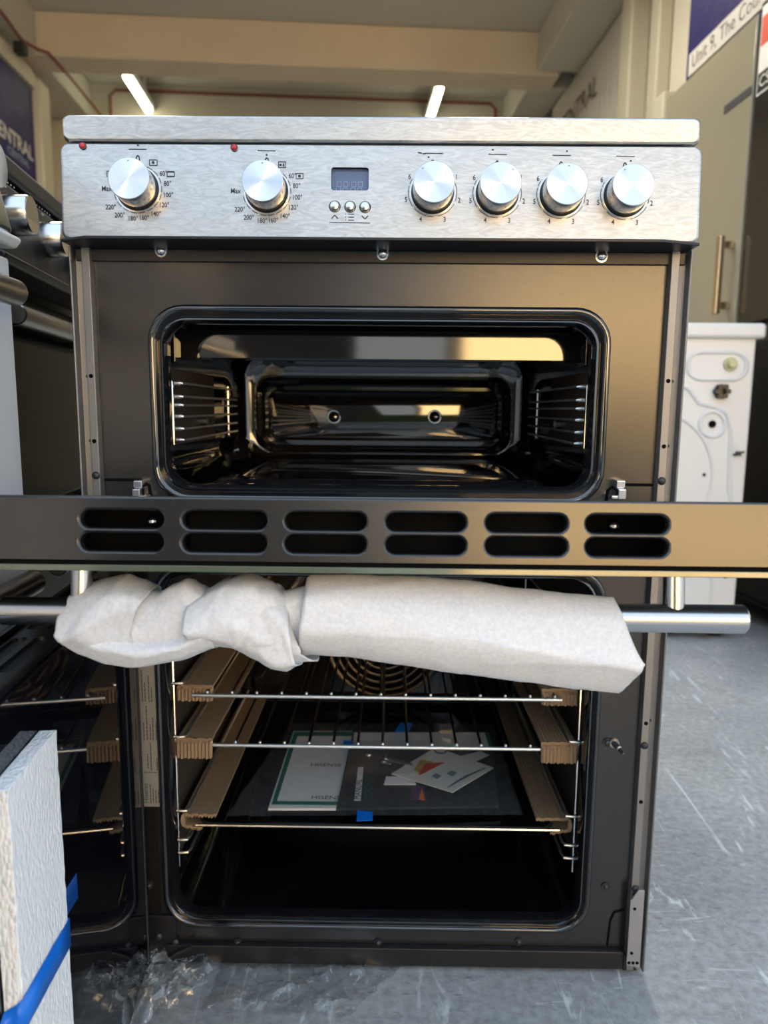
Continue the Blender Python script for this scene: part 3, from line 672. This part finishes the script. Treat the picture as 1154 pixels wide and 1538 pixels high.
# control knobs: dial centre, arrow angle
DC = [(207, 284), (401, 287.5), (650, 289), (747, 290.5), (843, 292), (939, 293.5)]
KW = [0, 0, -42, 42, 4, -33]
for (px, py), arrow in zip(DC, KW):
    p = pp(px, py, .0018)
    ax = Vector((0, -1, .10)).normalized()
    M = Matrix.Translation(p) @ ax.to_track_quat('-Y', 'Z').to_matrix().to_4x4()
    kb = mk('control_knob', G(M).cyl((0, -.002, 0), (0, -.0235, 0), .019, n=56, prof=[(0, .0186), (.05, .0190), (.95, .0188), (1, .0184)]), 'knob_side', K)
    # the face keeps its own axis so that its turning marks run round its centre
    me = bpy.data.meshes.new('knob_face'); gg = G().cyl((0, 0, 0), (0, -.0010, 0), .0187, n=64, prof=[(0, .0187), (.5, .0187), (1, .0182)])
    me.from_pydata(gg.v, [], gg.f); me.materials.append(MATS['knob_face']); me.shade_smooth(); me.set_sharp_from_angle(angle=R(30))
    o = bpy.data.objects.new('knob_face', me); link(o, kb, M @ Matrix.Translation((0, -.0235, 0)))
    mk('knob_ring', G(M).cyl((0, .001, 0), (0, -.0026, 0), .0203, n=56, prof=[(0, .0203), (.6, .0203), (1, .0196)]), 'black_satin', kb)
    mk('knob_seat', G(M).cyl((0, .001, 0), (0, -.0008, 0), .0213, n=56), 'knob_side', kb)
    a_ = R(arrow); Mq = M @ Matrix.Rotation(a_, 4, 'Y')
    mk('knob_mark', G(Mq).add([(-.0011, -.0247, .0152), (0, -.0247, .0164), (.0011, -.0247, .0152), (.0007, -.0247, .0151), (0, -.0247, .0158), (-.0007, -.0247, .0151)], [(0, 1, 4, 5), (1, 2, 3, 4)]), 'print_ink', kb, smooth=0)
# printing on the panel
pg = G()
def pput(cx, cy):
    o = pp(cx, cy, .0021)
    return lambda x, y: (o.x+x, py_(o.z+y)-.0021, o.z+y)
def ptext(px, py, s, h=8.0): pg.text(s, h*.00078, pput(px, py), 'CENTER', .84, .012)
def pline(pts, w=.00035):
    for (ax_, ay), (bx, by) in zip(pts, pts[1:]):
        a = pp(ax_, ay, .0021); b = pp(bx, by, .0021); d = (b-a); d.normalize(); n_ = Vector((-d.z, 0, d.x))*w
        pg.add([a-n_, b-n_, b+n_, a+n_], [(0, 1, 2, 3)])
def prect(x0, x1, y0, y1): pline([(x0, y0), (x1, y0), (x1, y1), (x0, y1), (x0, y0)])
def arc(cx, cy, r, a0, a1, n=6):   # degrees clockwise from the top
    pline([(cx+r*math.sin(R(a0+(a1-a0)*i/n)), cy-r*math.cos(R(a0+(a1-a0)*i/n))) for i in range(n+1)], .0003)
def dot(px, py, r=.0009):
    c = pp(px, py, .0021); pg.add([c+Vector((r*math.cos(R(a)), 0, r*math.sin(R(a)))) for a in range(0, 360, 30)], [tuple(range(12))])
for cx, cy in DC[:2]:
    for dx, dy, s in ((37, -23, '60°'), (43, -8, '80°'), (44, 9, '100°'), (38, 24, '120°'), (26, 37, '140°'), (9, 43, '160°'), (-7, 44, '180°'), (-26, 39, '200°'), (-39, 27, '220°')): ptext(cx+dx*1.04, cy+dy*1.01, s)
    ptext(cx-47, cy-.5, 'Max', 8.5); ptext(cx, cy-44, '0', 14)
    for a in (22, 42, 62, 82, 102, 122, 142, 162, 182, 203, 223, 243): arc(cx, cy, 36, a, a+15)
pline([(193, 224), (220, 224)]); dot(207, 218); prect(224.5, 236, 240, 248.5); dot(230, 244, .0014); prect(251, 262, 257.5, 265.5)
pline([(251, 258.3), (262, 258.3)], .0006); pline([(251, 264.8), (262, 264.8)], .0005)
prect(178, 190, 240.5, 249); pline([(178, 241), (190, 241)], .0007); prect(160.5, 172, 257, 265)
pline([(387, 226), (414, 226.5)]); dot(400.5, 232.5); prect(418.5, 429.5, 243, 251.5); dot(421.5, 247.5, .0012); pline([(425, 249.5), (426, 244.8), (427, 249.5), (425, 249.5)])
prect(445, 455.5, 260.5, 268.5); dot(450, 264.5, .0014)
for cx, cy in DC[2:]:
    for dx, dy, s in ((36, -23, '1'), (40, 12, '2'), (18, 41, '3'), (-18, 40.5, '4'), (-40, 11, '5'), (-34.5, -23.5, '6')): ptext(cx+dx, cy+dy, s, 8.5)
    ptext(cx, cy-43, '0', 13)
    for a in (70, 128, 188, 246): arc(cx, cy, 36.5, a-10, a+40, 10)
    arc(cx, cy, 36.5, 290, 303, 4)
pline([(640, 230), (666, 230.5)]); pline([(628, 229), (634, 230)], .0006); pline([(635, 231), (640, 230.5)], .0005); dot(644, 236)
pline([(734, 231.5), (762, 232)]); dot(740.5, 225); pline([(830, 233), (858, 233.5)]); dot(852, 227); pline([(926, 234.5), (954, 235)]); dot(948, 241.5)
pline([(498, 328.5), (503, 323), (508, 328.5)], .0005); pline([(543.5, 324), (548.5, 329), (553, 324)], .0005)
for y in (321.5, 326, 330.5): dot(519.5, y, .0005); pline([(523, y), (532, y+.2)], .0004)
pline([(495, 334), (556, 335)], .0003)
mk('panel_print', pg, 'print_ink', cp, smooth=0)['kind'] = 'stuff'
# visor plate under the panel with three screws
g = G().prism([(-.300, .004), (.300, .004), (.300, -.034), (.262, -.047), (-.272, -.047), (-.300, -.034)], 'z', .7835, .7865)
g.prism([(.002, .7865), (.002, .772), (-.003, .772), (-.004, .7835)], 'x', -.300, .300)
vz = mk('visor', g, 'black_satin', K, bevel=.0008)
for px, py in ((241, 376), (575, 380.5), (905, 384)):
    p = at(px, py, Y=-.006); mk('screw', G().dome((p.x, -.004, p.z), (0, -1, .0), .0048, .0045).cyl((p.x, .0, p.z), (p.x, -.0042, p.z), .0062, n=16), 'chrome', vz)

# --- upper oven door, dropped open towards the camera
A = R(8.5); L_ = .2935
MU = Matrix(((1, 0, 0, 0), (0, -math.cos(A), -math.sin(A), -.004), (0, math.sin(A), -math.cos(A), .532), (0, 0, 0, 1)))   # local x, u (out along the door), w (down through it)
g = G(MU).plate([(-.297, .006), (.297, .006), (.297, L_-.003), (-.297, L_-.003)], [rr(-.235, .235, .030, .232, .02)], 0, .0015, lambda x, z, t: (x, z, t)).box(-.297, -.295, .006, L_-.003, 0, .036).box(.295, .297, .006, L_-.003, 0, .036)
ud = mk('upper_oven_door', g, 'bronze_paint', K, smooth=20)
slots = []
for (x0, x1) in ((-.1800, -.1285), (-.1160, -.0640), (-.0520, -.0020), (.0110, .0600), (.0730, .1228), (.1350, .1855)):
    for c in (.0145, .0288): slots.append((x0, x1, c-.0053, c+.0053))
def sl(s, d): return capsule(s[0]-d, s[1]+d, s[2]-d, s[3]+d, 8)
g = G(MU).plate([(-.297, .0016), (.297, .0016), (.297, .0400), (-.297, .0400)], [sl(s, .0020) for s in slots], L_-.001, L_, lambda x, z, t: (x, t, z))
g.loft([[(-.297, L_-.003, 0), (.297, L_-.003, 0)], [(-.297, L_-.001, .0003), (.297, L_-.001, .0003)], [(-.297, L_, .0016), (.297, L_, .0016)]], False)
for s in slots:
    g.loft([[(x, L_, z) for x, z in sl(s, .0020)], [(x, L_-.0003, z) for x, z in sl(s, .0013)], [(x, L_-.0011, z) for x, z in sl(s, .0006)], [(x, L_-.0022, z) for x, z in sl(s, .0001)], [(x, L_-.006, z) for x, z in sl(s, -.0001)]])
mk('vent_strip', g, 'bronze_paint', ud, smooth=50)
mk('door_lining', G(MU).box(-.294, .294, L_-.040, L_-.038, .002, .038), 'black_gap', ud, smooth=0)
mk('inner_bracket', G(MU).box(-.118, .127, L_-.022, L_-.018, .004, .0205).box(-.118, .127, L_-.026, L_-.022, .024, .0395), 'black_gap', ud, bevel=.001)
for x in (-.147, .163): mk('screw', G(MU).dome((x, L_-.036, .016), (0, 1, 0), .004, .003), 'chrome', ud)
mk('inner_pane', G(MU).plate([(-.25, .02), (.25, .02), (.25, .242), (-.25, .242)], [], .0020, .0045, lambda x, z, t: (x, z, t)), 'tinted_glass', ud, smooth=0)
mk('glass_seal', G(MU).plate([(-.296, .01), (.296, .01), (.296, L_-.002), (-.296, L_-.002)], [rr(-.245, .245, .026, .238, .02)], .0385, .0430, lambda x, z, t: (x, z, t)), 'black_gap', ud, smooth=0)
og = mk('outer_glass', G(MU).box(-.2985, .2985, .004, L_-.004, .0430, .0468), 'tinted_glass', ud, smooth=0)
mk('glass_rim', G(MU).box(-.2985, .2985, L_-.004, L_+.001, .0430, .0468), 'glass_edge', ud, bevel=.0004)
hu, hw = L_-.030, .0765
hb = mk('door_handle', G(MU).rod((-.2445, hu, hw), (.2475, hu, hw), .0094, n=40, ch=.0012), 'brushed_steel', ud)
for x in (-.1915, .2010): mk('handle_post', G(MU).cyl((x, hu, .0468), (x, hu, hw), .0068, n=24), 'brushed_steel', ud)

# --- lower oven door, swung open on the left
B = R(6.0)
ML = Matrix(((math.sin(B), -math.cos(B), 0, -.250), (-math.cos(B), -math.sin(B), 0, -.020), (0, 0, 1, 0), (0, 0, 0, 1)))   # local l (from the hinge), t (out through the door), z
ld = mk('lower_oven_door', G(ML).box(.006, .58, .004, .034, .028, .462), 'black_satin', K, bevel=.001)
mk('inner_glass', G(ML).prism([(.004, .03), (.016, .021), (.578, .021), (.578, .455), (.004, .455)], 'y', 0, .004), 'black_glass', ld, bevel=.0008)
g = G(ML).prism([(.0, .026), (.012, .015), (.016, .015), (.006, .028), (.004, .462), (0, .462)], 'y', -.001, .034)
mk('hinge_edge', g, 'black_satin', ld, bevel=.0008)
mk('outer_glass', G(ML).box(.0, .585, .036, .040, .018, .468), 'black_glass', ld, bevel=.0008)
sl2 = [(.035+.09*i, .035+.09*i+.072, c-.0052, c+.0052) for i in range(6) for c in (.011, .026)]
g = G(ML).plate([(.004, .001), (.58, .001), (.58, .035), (.004, .035)], [capsule(*s) for s in sl2], .462, .464, lambda x, z, t: (x, z, t))
mk('vent_strip', g, 'bronze_paint', ld, smooth=30)
b = mk('door_handle', G(ML).rod((.05, .086, .425), (.535, .086, .425), .0092, n=28), 'brushed_steel', ld)
for l in (.09, .495): mk('handle_post', G(ML).cyl((l, .040, .425), (l, .086, .425), .0066, n=20), 'brushed_steel', ld)

# ------------------------------------------------------------------ things in the lower oven
def wire_shelf(label, z, x1, y0, n, xs):
    t = thing('wire_shelf', label, 'oven shelf', (0, .2, z), 'wire shelves in the lower oven')
    f = mk('front_bar', G().tube([(-x1, y0, z), (x1, y0, z)], .0023, 10), 'wire_steel', t)
    mk('shelf_frame', G().tube([(-x1, y0+.006, z), (-x1-.003, y0+.02, z), (-x1-.003, .375, z), (-x1, .38, z+.004), (x1, .38, z+.004), (x1+.003, .375, z), (x1+.003, y0+.02, z), (x1, y0+.006, z)], .0023, 8), 'dark_wire', t)
    base = mk('shelf_wire', G().tube([(0, y0-.0005, z+.0042), (0, y0+.01, z+.0044), (0, .38, z+.0044)], .00155, 8).dome((0, y0-.0005, z+.0042), (0, -1, 0), .0017, .0017, 8, 2), 'dark_wire', t)
    for k in range(n):
        x = xs+k*.02785
        if k == 0: base.matrix_basis = Matrix.Translation((x, 0, 0)) @ base.matrix_basis; WMX[base.name] = base.matrix_basis.copy(); x0 = x
        else: dup(base, Matrix.Translation((x-x0, 0, 0)), t)
        tip = mk('wire_tip', G().dome((x, y0-.0008, z+.0044), (0, -1, .5), .0021, .0021, 8, 3), 'wire_steel', t)
    return t
wire_shelf('wire oven shelf, upper of the two in the lower oven', .309, .2075, .030, 15, -.1905)
wire_shelf('wire oven shelf, lower of the two, above the bagged papers', .250, .2075, .030, 15, -.1880)
# oven tray
t = thing('oven_tray', 'black enamel tray under the bag of papers', 'tray', (0, .2, .13))
g = G().loft([XY(rr(-.206, .206, .034, .385, .02), .152), XY(rr(-.203, .203, .037, .382, .02), .1515), XY(rr(-.200, .200, .042, .377, .02), .143), XY(rr(-.196, .196, .048, .371, .02), .1415)], True, False, True)
mk('tray_pan', g, 'black_enamel', t, smooth=50, solid=.0012)
mk('tray_rim', G().tube(XY(rr(-.2065, .2065, .031, .386, .02), .1515), .0021, 8, True), 'dark_grey_metal', t)
mk('tray_front_bar', G().tube([(-.2085, .030, .1515), (.2115, .030, .1515)], .0018, 8), 'brushed_steel', t)

# cardboard edge protectors, one on each side at three levels
def protector(label, sgn, z, y0, top_in, bot_in, drop, band=0.):
    t = thing('cardboard_protector', label, 'cardboard', (sgn*.21, .2, z-.02), 'cardboard strips on the oven shelves')
    xo = .2265; y1 = .385; th = .0016
    def strip(p0, p1):
        # fluted sheet between two outline points, running in depth
        a = Vector((sgn*p0[0], 0, p0[1])); b = Vector((sgn*p1[0], 0, p1[1])); d = b-a; n_ = Vector((-d.z, 0, d.x)).normalized(); g = G(); m = 30
        up_, lo_ = [], []
        for i in range(m+1):
            w = abs((i % 3)-1)*.0011 if i not in (0, m) else .0
            q = a+d*(i/m); up_.append(q+n_*th); lo_.append(q-n_*(th+w))
        pr = [(q.x, q.z) for q in up_]+[(q.x, q.z) for q in reversed(lo_)]
        rag = [y0+(.0016*math.sin(i*2.1)+.001*math.sin(i*.7) if i <= m else .0016*math.sin((2*m+1-i)*2.1)+.001*math.sin((2*m+1-i)*.7)) for i in range(len(pr))]
        g.loft([[(p[0], rag[i], p[1]) for i, p in enumerate(pr)], [(p[0], y1, p[1]) for p in pr]], True, True, True); return g
    mk('top_flap', strip((xo-.002, z+.0085), (top_in, z+.0080)), 'cardboard', t, smooth=30)
    if band:
        g = G(); m = 40; top_, low_ = [], []
        for i in range(m+1):
            x = top_in+(xo-top_in)*i/m; w = .0011*math.cos(i*PI/2)
            top_.append((sgn*x, y0+.001+w*.3, z+.0068)); low_.append((sgn*x, y0-.0030+w, z+.0068-band+.0006*math.sin(i*.9)))
        mid = [((a[0]+b[0])/2, b[1]+.0006, a[2]-.0025) for a, b in zip(top_, low_)]
        bk_ = [(p[0], p[1]+.0022, p[2]) for p in low_]; bt_ = [(p[0], p[1]+.0022, p[2]-.001) for p in top_]
        g.loft([top_, mid, low_, bk_, bt_], False)
        mk('front_fold', g, 'cardboard', t, smooth=20)
    else: mk('bottom_flap', strip((xo-.002, z-.0055), (bot_in, z-.0055-drop)), 'cardboard', t, smooth=30)
    g = G().prism([(sgn*(xo-.003), z+.010), (sgn*xo, z+.008), (sgn*(xo+.0015), z), (sgn*xo, z-.006), (sgn*(xo-.003), z-.0072), (sgn*(xo-.0035), z)], 'y', y0, y1)
    mk('folded_edge', g, 'cardboard', t, smooth=60)
for sgn, side in ((-1, 'left'), (1, 'right')):
    protector('brown cardboard strip on the upper wire shelf at the oven\'s %s wall' % side, sgn, .309, .036, .186, .186, .004, .015)
    protector('brown cardboard strip on the lower wire shelf at the oven\'s %s wall' % side, sgn, .250, .026, .186, .184, .0085, .020)
    protector('brown cardboard strip on the black tray at the oven\'s %s wall' % side, sgn, .152, .036, .186, .203, .003)

# bag of papers on the tray
zt = .1535
def flat(pxs, z, m, th, name, parent):
    pts = [at(x, y, Z=z) for x, y in pxs]
    return mk(name, G().prism([(p.x, p.y) for p in pts], 'z', z-th, z), m, parent, smooth=0)
t = thing('booklet', 'white booklet with green border in the clear bag', 'booklet', (-.07, .16, zt-.01))
flat([(403, 1214), (512, 1214), (530, 1098), (441, 1098)], zt-.0015, 'paper_white', .003, 'pages', t)
flat([(408, 1208), (512, 1209), (512, 1204), (416, 1203), (447, 1105), (530, 1105), (530, 1099), (442, 1099)], zt-.0009, 'green_print', .0008, 'green_border', t)
g = G()
for px, py, s in ((493, 1198, 'HISENSE'), (490, 1149, 'HISENSE')):
    o = at(px, py, Z=zt-.0008); g.text(s, .0115, lambda x, y, o=o: (o.x+x, o.y+y*1.0, zt-.0008), 'CENTER')
mk('lettering', g, 'label_ink', t, smooth=0)
t = thing('booklet', 'dark booklet with green lettering beside the white booklet', 'booklet', (.06, .16, zt-.01))
flat([(505, 1214), (750, 1210), (736, 1100), (530, 1100)], zt-.0004, 'dark_print', .003, 'pages', t)
flat([(530, 1122), (735, 1122), (728, 1100), (532, 1100)], zt+.0002, 'paper_white', .0008, 'white_panel', t)
flat([(735, 1122), (741, 1122), (734, 1100), (728, 1100)], zt+.0004, 'green_print', .0008, 'green_border', t)
flat([(577, 1178), (625, 1178), (622, 1166), (580, 1166)], zt+.0004, 'paper_white', .0008, 'inset_panel', t)
flat([(616, 1200), (640, 1201), (638, 1180), (618, 1181)], zt+.0002, 'violet_print', .0005, 'picture', t)
flat([(629, 1200), (638, 1201), (637, 1194), (634, 1184), (631, 1194)], zt+.0005, 'flame_print', .0006, 'flame_picture', t)
flat([(532, 1202), (542, 1202), (546, 1152), (538, 1152)], zt+.0003, 'paper_white', .0005, 'white_strip', t)
g = G(); o = at(554, 1202, Z=zt+.0006)
g.text('COOKER', .0155, lambda x, y: (o.x-y, o.y+x, zt+.0006), 'LEFT', .95); mk('lettering', g, 'green_print', t, smooth=0)
g = G(); o2 = at(537, 1201, Z=zt+.0008)
g.text('MANUAL', .0125, lambda x, y: (o2.x-y, o2.y+x, zt+.0009), 'LEFT', .95); mk('strip_lettering', g, 'dark_print', t, smooth=0)
t = thing('energy_card', 'grey card with red arrows lying askew on the dark booklet', 'card', (.09, .17, zt))
zc = zt+.006
flat([(588, 1162), (680, 1190), (742, 1153), (655, 1122)], zc, 'card_grey', .0008, 'card_sheet', t)
flat([(628, 1164), (634, 1163), (668, 1145), (640, 1146)], zc+.0003, 'red_print', .0004, 'red_arrows', t)
flat([(622, 1156), (629, 1161), (652, 1144), (632, 1141)], zc+.0002, 'yellow_print', .0004, 'yellow_arrows', t)
for x, y in ((655, 1166), (678, 1162)): flat([(x-7, y), (x+2, y+4), (x+9, y-1), (x, y-5)], zc+.0003, 'blue_print', .0004, 'blue_field', t)
for k in range(5): flat([(672+k*6, 1182-k*4), (674+k*6, 1183-k*4), (702+k*7, 1166-k*3), (700+k*7, 1165-k*3)], zc+.0003, 'blue_print', .0004, 'text_line', t)
o = at(662, 1128, Z=zc); mk('card_mark', G().tube([(o.x+.008*math.cos(R(a)), o.y+.008*math.sin(R(a)), zc+.0006) for a in range(0, 360, 30)], .001, 5, True), 'label_ink', t)
t = tag(flat([(700, 1150), (735, 1134), (722, 1128), (690, 1136)], zt+.003, 'card_grey', .0008, 'paper_slip', None), 'pale paper slip showing behind the askew card', 'paper slip')
# screws in their own little bag
t = thing('screw_packet', 'clear packet holding silver screws on the papers', 'packet', (.02, .18, zt+.004))
for (x0, y0), (x1, y1) in (((578, 1140), (620, 1150)), ((576, 1144), (588, 1148))):
    p, q = at(x0, y0, Z=zt+.007), at(x1, y1, Z=zt+.007); mk('screw', G().rod(p, q, .0028, n=12).cyl(p, p+(q-p).normalized()*.003, .0055, n=12), 'chrome', t)
p = at(554, 1134, Z=zt+.006); mk('screw', G().dome(p, (0, -.3, 1), .005), 'chrome', t)
def crumple(pxs, z, nx, ny, amp, fr_, seed, m, name, parent, ridge=False, sm=60):
    P = [at(x, y, Z=z) for x, y in pxs]; vs = []; fs = []     # P: near left, near right, far right, far left
    for j in range(ny+1):
        for i in range(nx+1):
            s, q = i/nx, j/ny; p = (P[0]*(1-s)+P[1]*s)*(1-q)+(P[3]*(1-s)+P[2]*s)*q
            w = Vector((p.x*fr_+seed, p.y*fr_, seed)); n1 = noise.noise(w); n2 = noise.noise(w*2.3); n3 = noise.noise(w*5.1)
            edge = min(s, 1-s, q, 1-q)*6; edge = min(edge, 1)
            if ridge:
                n1 = (1-abs(n1))**3; n2 = (1-abs(n2))**4; n3 = (1-abs(n3))**5
            dz = amp*(.5*abs(n1)*1.6+.35*abs(n2)+.22*abs(n3))*(.25+.75*edge)
            vs.append((p.x+amp*.5*n2, p.y+amp*.5*n3, z+dz)); 
    for j in range(ny):
        for i in range(nx):
            a = j*(nx+1)+i; fs.append((a, a+1, a+nx+2, a+nx+1))
    return mk(name, G().add(vs, fs), m, parent, smooth=sm, fix=False)
crumple([(518, 1166), (640, 1160), (640, 1112), (528, 1112)], zt+.010, 16, 12, .004, 60, 4, 'bag_clear', 'packet_film', t)
bg = crumple([(340, 1226), (786, 1224), (740, 1088), (436, 1086)], zt+.0125, 60, 40, .004, 26, 11, 'bag_clear', 'document_bag', None)
tag(bg, 'clear plastic bag around the booklets on the black tray', 'bag')
for pxs, lab in (([(536, 1233), (560, 1232), (560, 1219), (537, 1217)], 'blue tape piece on the near edge of the clear bag'), ([(592, 1100), (614, 1098), (620, 1086), (602, 1085)], 'blue tape piece on the far edge of the clear bag'), ([(515, 1122), (531, 1122), (529, 1112), (516, 1112)], 'small blue tape piece left of the packet of screws')):
    tag(flat(pxs, zt+.0185, 'blue_tape', .0004, 'tape_piece', None), lab, 'tape')

# ------------------------------------------------------------------ foam sheet wrapped round the upper door's handle
def wrap():
    YC = -.272
    g = G()
    def pz(px, py): return at(px, py, Y=YC)
    def seg(cols, slant0, slant1, nx, depth, twist, seed, rough=1., n=64, flatk=2.0, flare=.0, nfac=14, fd=.72, m=(1., 1.)):
        # cols: (px, top py, bottom py) along the bar; slant: px shift of each end with the angle round the bar
        rings = []; rs = random.Random(int(seed*10)); facets = []
        for _ in range(nfac):
            a_ = rs.uniform(-PI*.62, PI*.62); v_ = Vector((rs.uniform(-.75, .75), math.cos(a_), math.sin(a_))).normalized(); facets.append((v_, rs.uniform(fd, .98)))
        for i in range(nx+1):
            s = i/nx; ring = []
            for j in range(n):
                th = 2*PI*j/n; ca, sa = math.cos(th), math.sin(th)      # th = 0 faces the camera, 90 is the top
                x0 = cols[0][0]+slant0(th); x1 = cols[-1][0]+slant1(th)
                px = x0+(x1-x0)*s
                q = max(min(px, cols[-1][0]-.01), cols[0][0]+.01)
                for a, b in zip(cols, cols[1:]):
                    if a[0] <= q <= b[0]:
                        k = (q-a[0])/(b[0]-a[0]); k = k*k*(3-2*k)*.5+k*.5; tp = a[1]+(b[1]-a[1])*k; bt = a[2]+(b[2]-a[2])*k; break
                P0, P1 = pz(px, tp), pz(px, bt); zc, hh = (P0.z+P1.z)/2, (P0.z-P1.z)/2
                d = depth*(m[0]+(m[1]-m[0])*s)
                e_ = 2/flatk
                yy = math.copysign(abs(ca)**e_, ca)*d; zz = math.copysign(abs(sa)**e_, sa)*hh
                fk = 1.
                pq = Vector(((s-.5)*1.7, ca, sa))
                for nk, dk in facets: fk = min(fk, dk/max(pq.dot(nk), .01))
                w = Vector((P0.x*38+seed, th*1.1+twist*P0.x*60, seed*.7)); n1 = noise.noise(w); n2 = abs(noise.noise(w*2.1+Vector((5, 1, 2))))
                w3 = noise.noise(w*4.7)
                k = fk*(1+rough*(.05*n1-.06*n2+.02*w3+.07*(1-abs(noise.noise(w*1.6)))**6))*(1+.05*max(0, (s-.88)/.12)+.04*max(0, (.12-s)/.12))
                kz = 1+.45*(k-1)
                ring.append((at(px, tp, Y=YC-depth*.75).x+rough*.002*n1, YC-yy*k, zc+zz*kz))
            rings.append(ring)
        g.loft(rings)
    # right: a loose flattened sleeve, hanging lower towards its open end
    seg([(452, 866, 978), (462, 858, 981), (520, 858, 985), (600, 863, 997), (700, 872, 1011), (800, 885, 1023), (880, 893, 1033), (940, 900, 1038), (970, 918, 1040)], lambda t: 4*math.sin(t*1.0), lambda t: -34*max(0, math.sin(t))-17*max(0, -math.sin(t)), 80, .026, .1, 3.3, .30, 96, 1.5, nfac=5, fd=.9)
    seg([(88, 912, 950), (120, 892, 976), (210, 889, 985), (300, 890, 970), (400, 892, 985), (470, 880, 978)], lambda t: 0, lambda t: 0, 40, .0185, .2, 12.3, .2, 40, 2.0)
    # left: a band and three twisted puffs, each tucked over the next
    seg([(420, 880, 992), (436, 884, 986), (455, 880, 984), (480, 886, 982)], lambda t: 0, lambda t: -8*math.sin(t), 14, .0195, .6, 8.1, .5, 56, 2.2, m=(.85, .85))
    seg([(284, 888, 966), (298, 878, 968), (330, 864, 970), (365, 857, 976), (400, 864, 992), (424, 880, 1006), (440, 912, 1004), (452, 935, 994)], lambda t: -6*math.cos(t), lambda t: -22*math.sin(t), 44, .0235, -.8, 2.2, .9, 64, 2.2, m=(1.16, 1.0))
    seg([(330, 905, 968), (350, 905, 975), (380, 885, 990), (405, 878, 1008), (425, 890, 1011), (446, 930, 997)], lambda t: 40*math.sin(t), lambda t: -10*math.sin(t)-6, 26, .0262, 1.2, 6.6, .55, 60, 2.1, m=(1.0, 1.1))
    seg([(196, 892, 994), (220, 886, 995), (250, 872, 991), (270, 867, 986), (292, 874, 978), (318, 890, 968)], lambda t: -10*math.sin(t), lambda t: -14*math.sin(t), 32, .0225, .9, 5.4, .8, 60, 2.2, m=(.8, .9))
    seg([(80, 900, 960), (86, 889, 972), (102, 878, 982), (135, 871, 994), (168, 866, 998), (195, 874, 997), (214, 886, 990)], lambda t: 0, lambda t: 24*math.sin(t)-22, 34, .0245, -.5, 1.2, .7, 64, 2.25, m=(.95, 1.2))
    seg([(84, 930, 968), (110, 930, 985), (150, 940, 996), (200, 945, 998), (260, 940, 991), (318, 925, 972)], lambda t: 0, lambda t: 0, 40, .0252, .2, 9.9, .25, 50, 2.0)
    return mk('foam_sheet', g, 'foam_wrap', None, smooth=65, solid=.0006, fix=False)
tag(wrap(), 'white foam sheet wrapped loosely round the upper oven door handle', 'packaging')

# ------------------------------------------------------------------ polystyrene strip taped to the lower door
MF = ML @ Matrix.Translation((.263, 0, 0))      # its own place along the door
g = G(MF); nz_, ny_ = 60, 16
def fpt(l, t_, z): return (l+.0006*noise.noise(Vector((l*300, t_*300, z*90))), t_+.0007*noise.noise(Vector((l*260, t_*260+9, z*120))), z)
lp = [(l*.0779/8, -.0005) for l in range(9)]+[(.0779, -.0005-.0112*k/3) for k in range(1, 4)]+[(.0779-l*.0779/8, -.0117) for l in range(1, 9)]+[(0, -.0117+.0112*k/3) for k in range(1, 3)]
g.loft([[fpt(l, t_, z) for l, t_ in lp] for z in [.0005+.4135*k/nz_ for k in range(nz_+1)]], True, True, True)
tag(mk('polystyrene_strip', g, 'polystyrene', None, bevel=.0006, smooth=50), 'white polystyrene strip leaning on the open lower oven door', 'packaging')
# blue tape holding it: from the glass, down across its wide face, round the near end
tq = -.0126
def on_face(px, py):      # pixel to local (l, z) on the strip's wide face
    o = MF @ Vector((0, tq, 0)); n_ = (MF.to_3x3() @ Vector((0, 1, 0))); d = ray(px, py); k = (o-CAM).dot(n_)/d.dot(n_); q = MF.inverted() @ (CAM+d*k); return q.x, q.z
a1 = on_face(101, 1385); a2 = on_face(102, 1420); b1 = on_face(37, 1497); b2 = on_face(45, 1538)
l0 = -.0006; l1 = .0785
sl_ = (b1[1]-a1[1])/(b1[0]-a1[0]); hgt = .021
def zt_(l): return a1[1]+sl_*(l-a1[0])
def on_glass(px, py):
    o = MF @ Vector((0, -.0009, 0)); n_ = (MF.to_3x3() @ Vector((0, 1, 0))); d = ray(px, py); q = MF.inverted() @ (CAM+d*((o-CAM).dot(n_)/d.dot(n_))); return q.x, q.z
ga = on_glass(115, 1311)
path = [(ga[0], -.0009, ga[1]), (-.004, -.0012, zt_(-.001)+.006), (l0, -.004, zt_(l0)+.003), (l0, tq, zt_(l0)), (.02, tq, zt_(.02)), (.05, tq, zt_(.05)), (l1, tq, zt_(l1)), (l1+.0006, -.008, zt_(l1)-.004), (l1+.0006, -.0012, zt_(l1)-.008), (l1+.03, -.0009, zt_(l1)-.020)]
g = G(MF).loft([[(l, t_, z), (l, t_, z-hgt)] for l, t_, z in path], False)
tag(mk('tape_strip', g, 'blue_tape', None, solid=.0002, smooth=30, fix=False), 'blue tape strip running aslant over the white polystyrene strip', 'tape')

# ------------------------------------------------------------------ plastic film on the floor
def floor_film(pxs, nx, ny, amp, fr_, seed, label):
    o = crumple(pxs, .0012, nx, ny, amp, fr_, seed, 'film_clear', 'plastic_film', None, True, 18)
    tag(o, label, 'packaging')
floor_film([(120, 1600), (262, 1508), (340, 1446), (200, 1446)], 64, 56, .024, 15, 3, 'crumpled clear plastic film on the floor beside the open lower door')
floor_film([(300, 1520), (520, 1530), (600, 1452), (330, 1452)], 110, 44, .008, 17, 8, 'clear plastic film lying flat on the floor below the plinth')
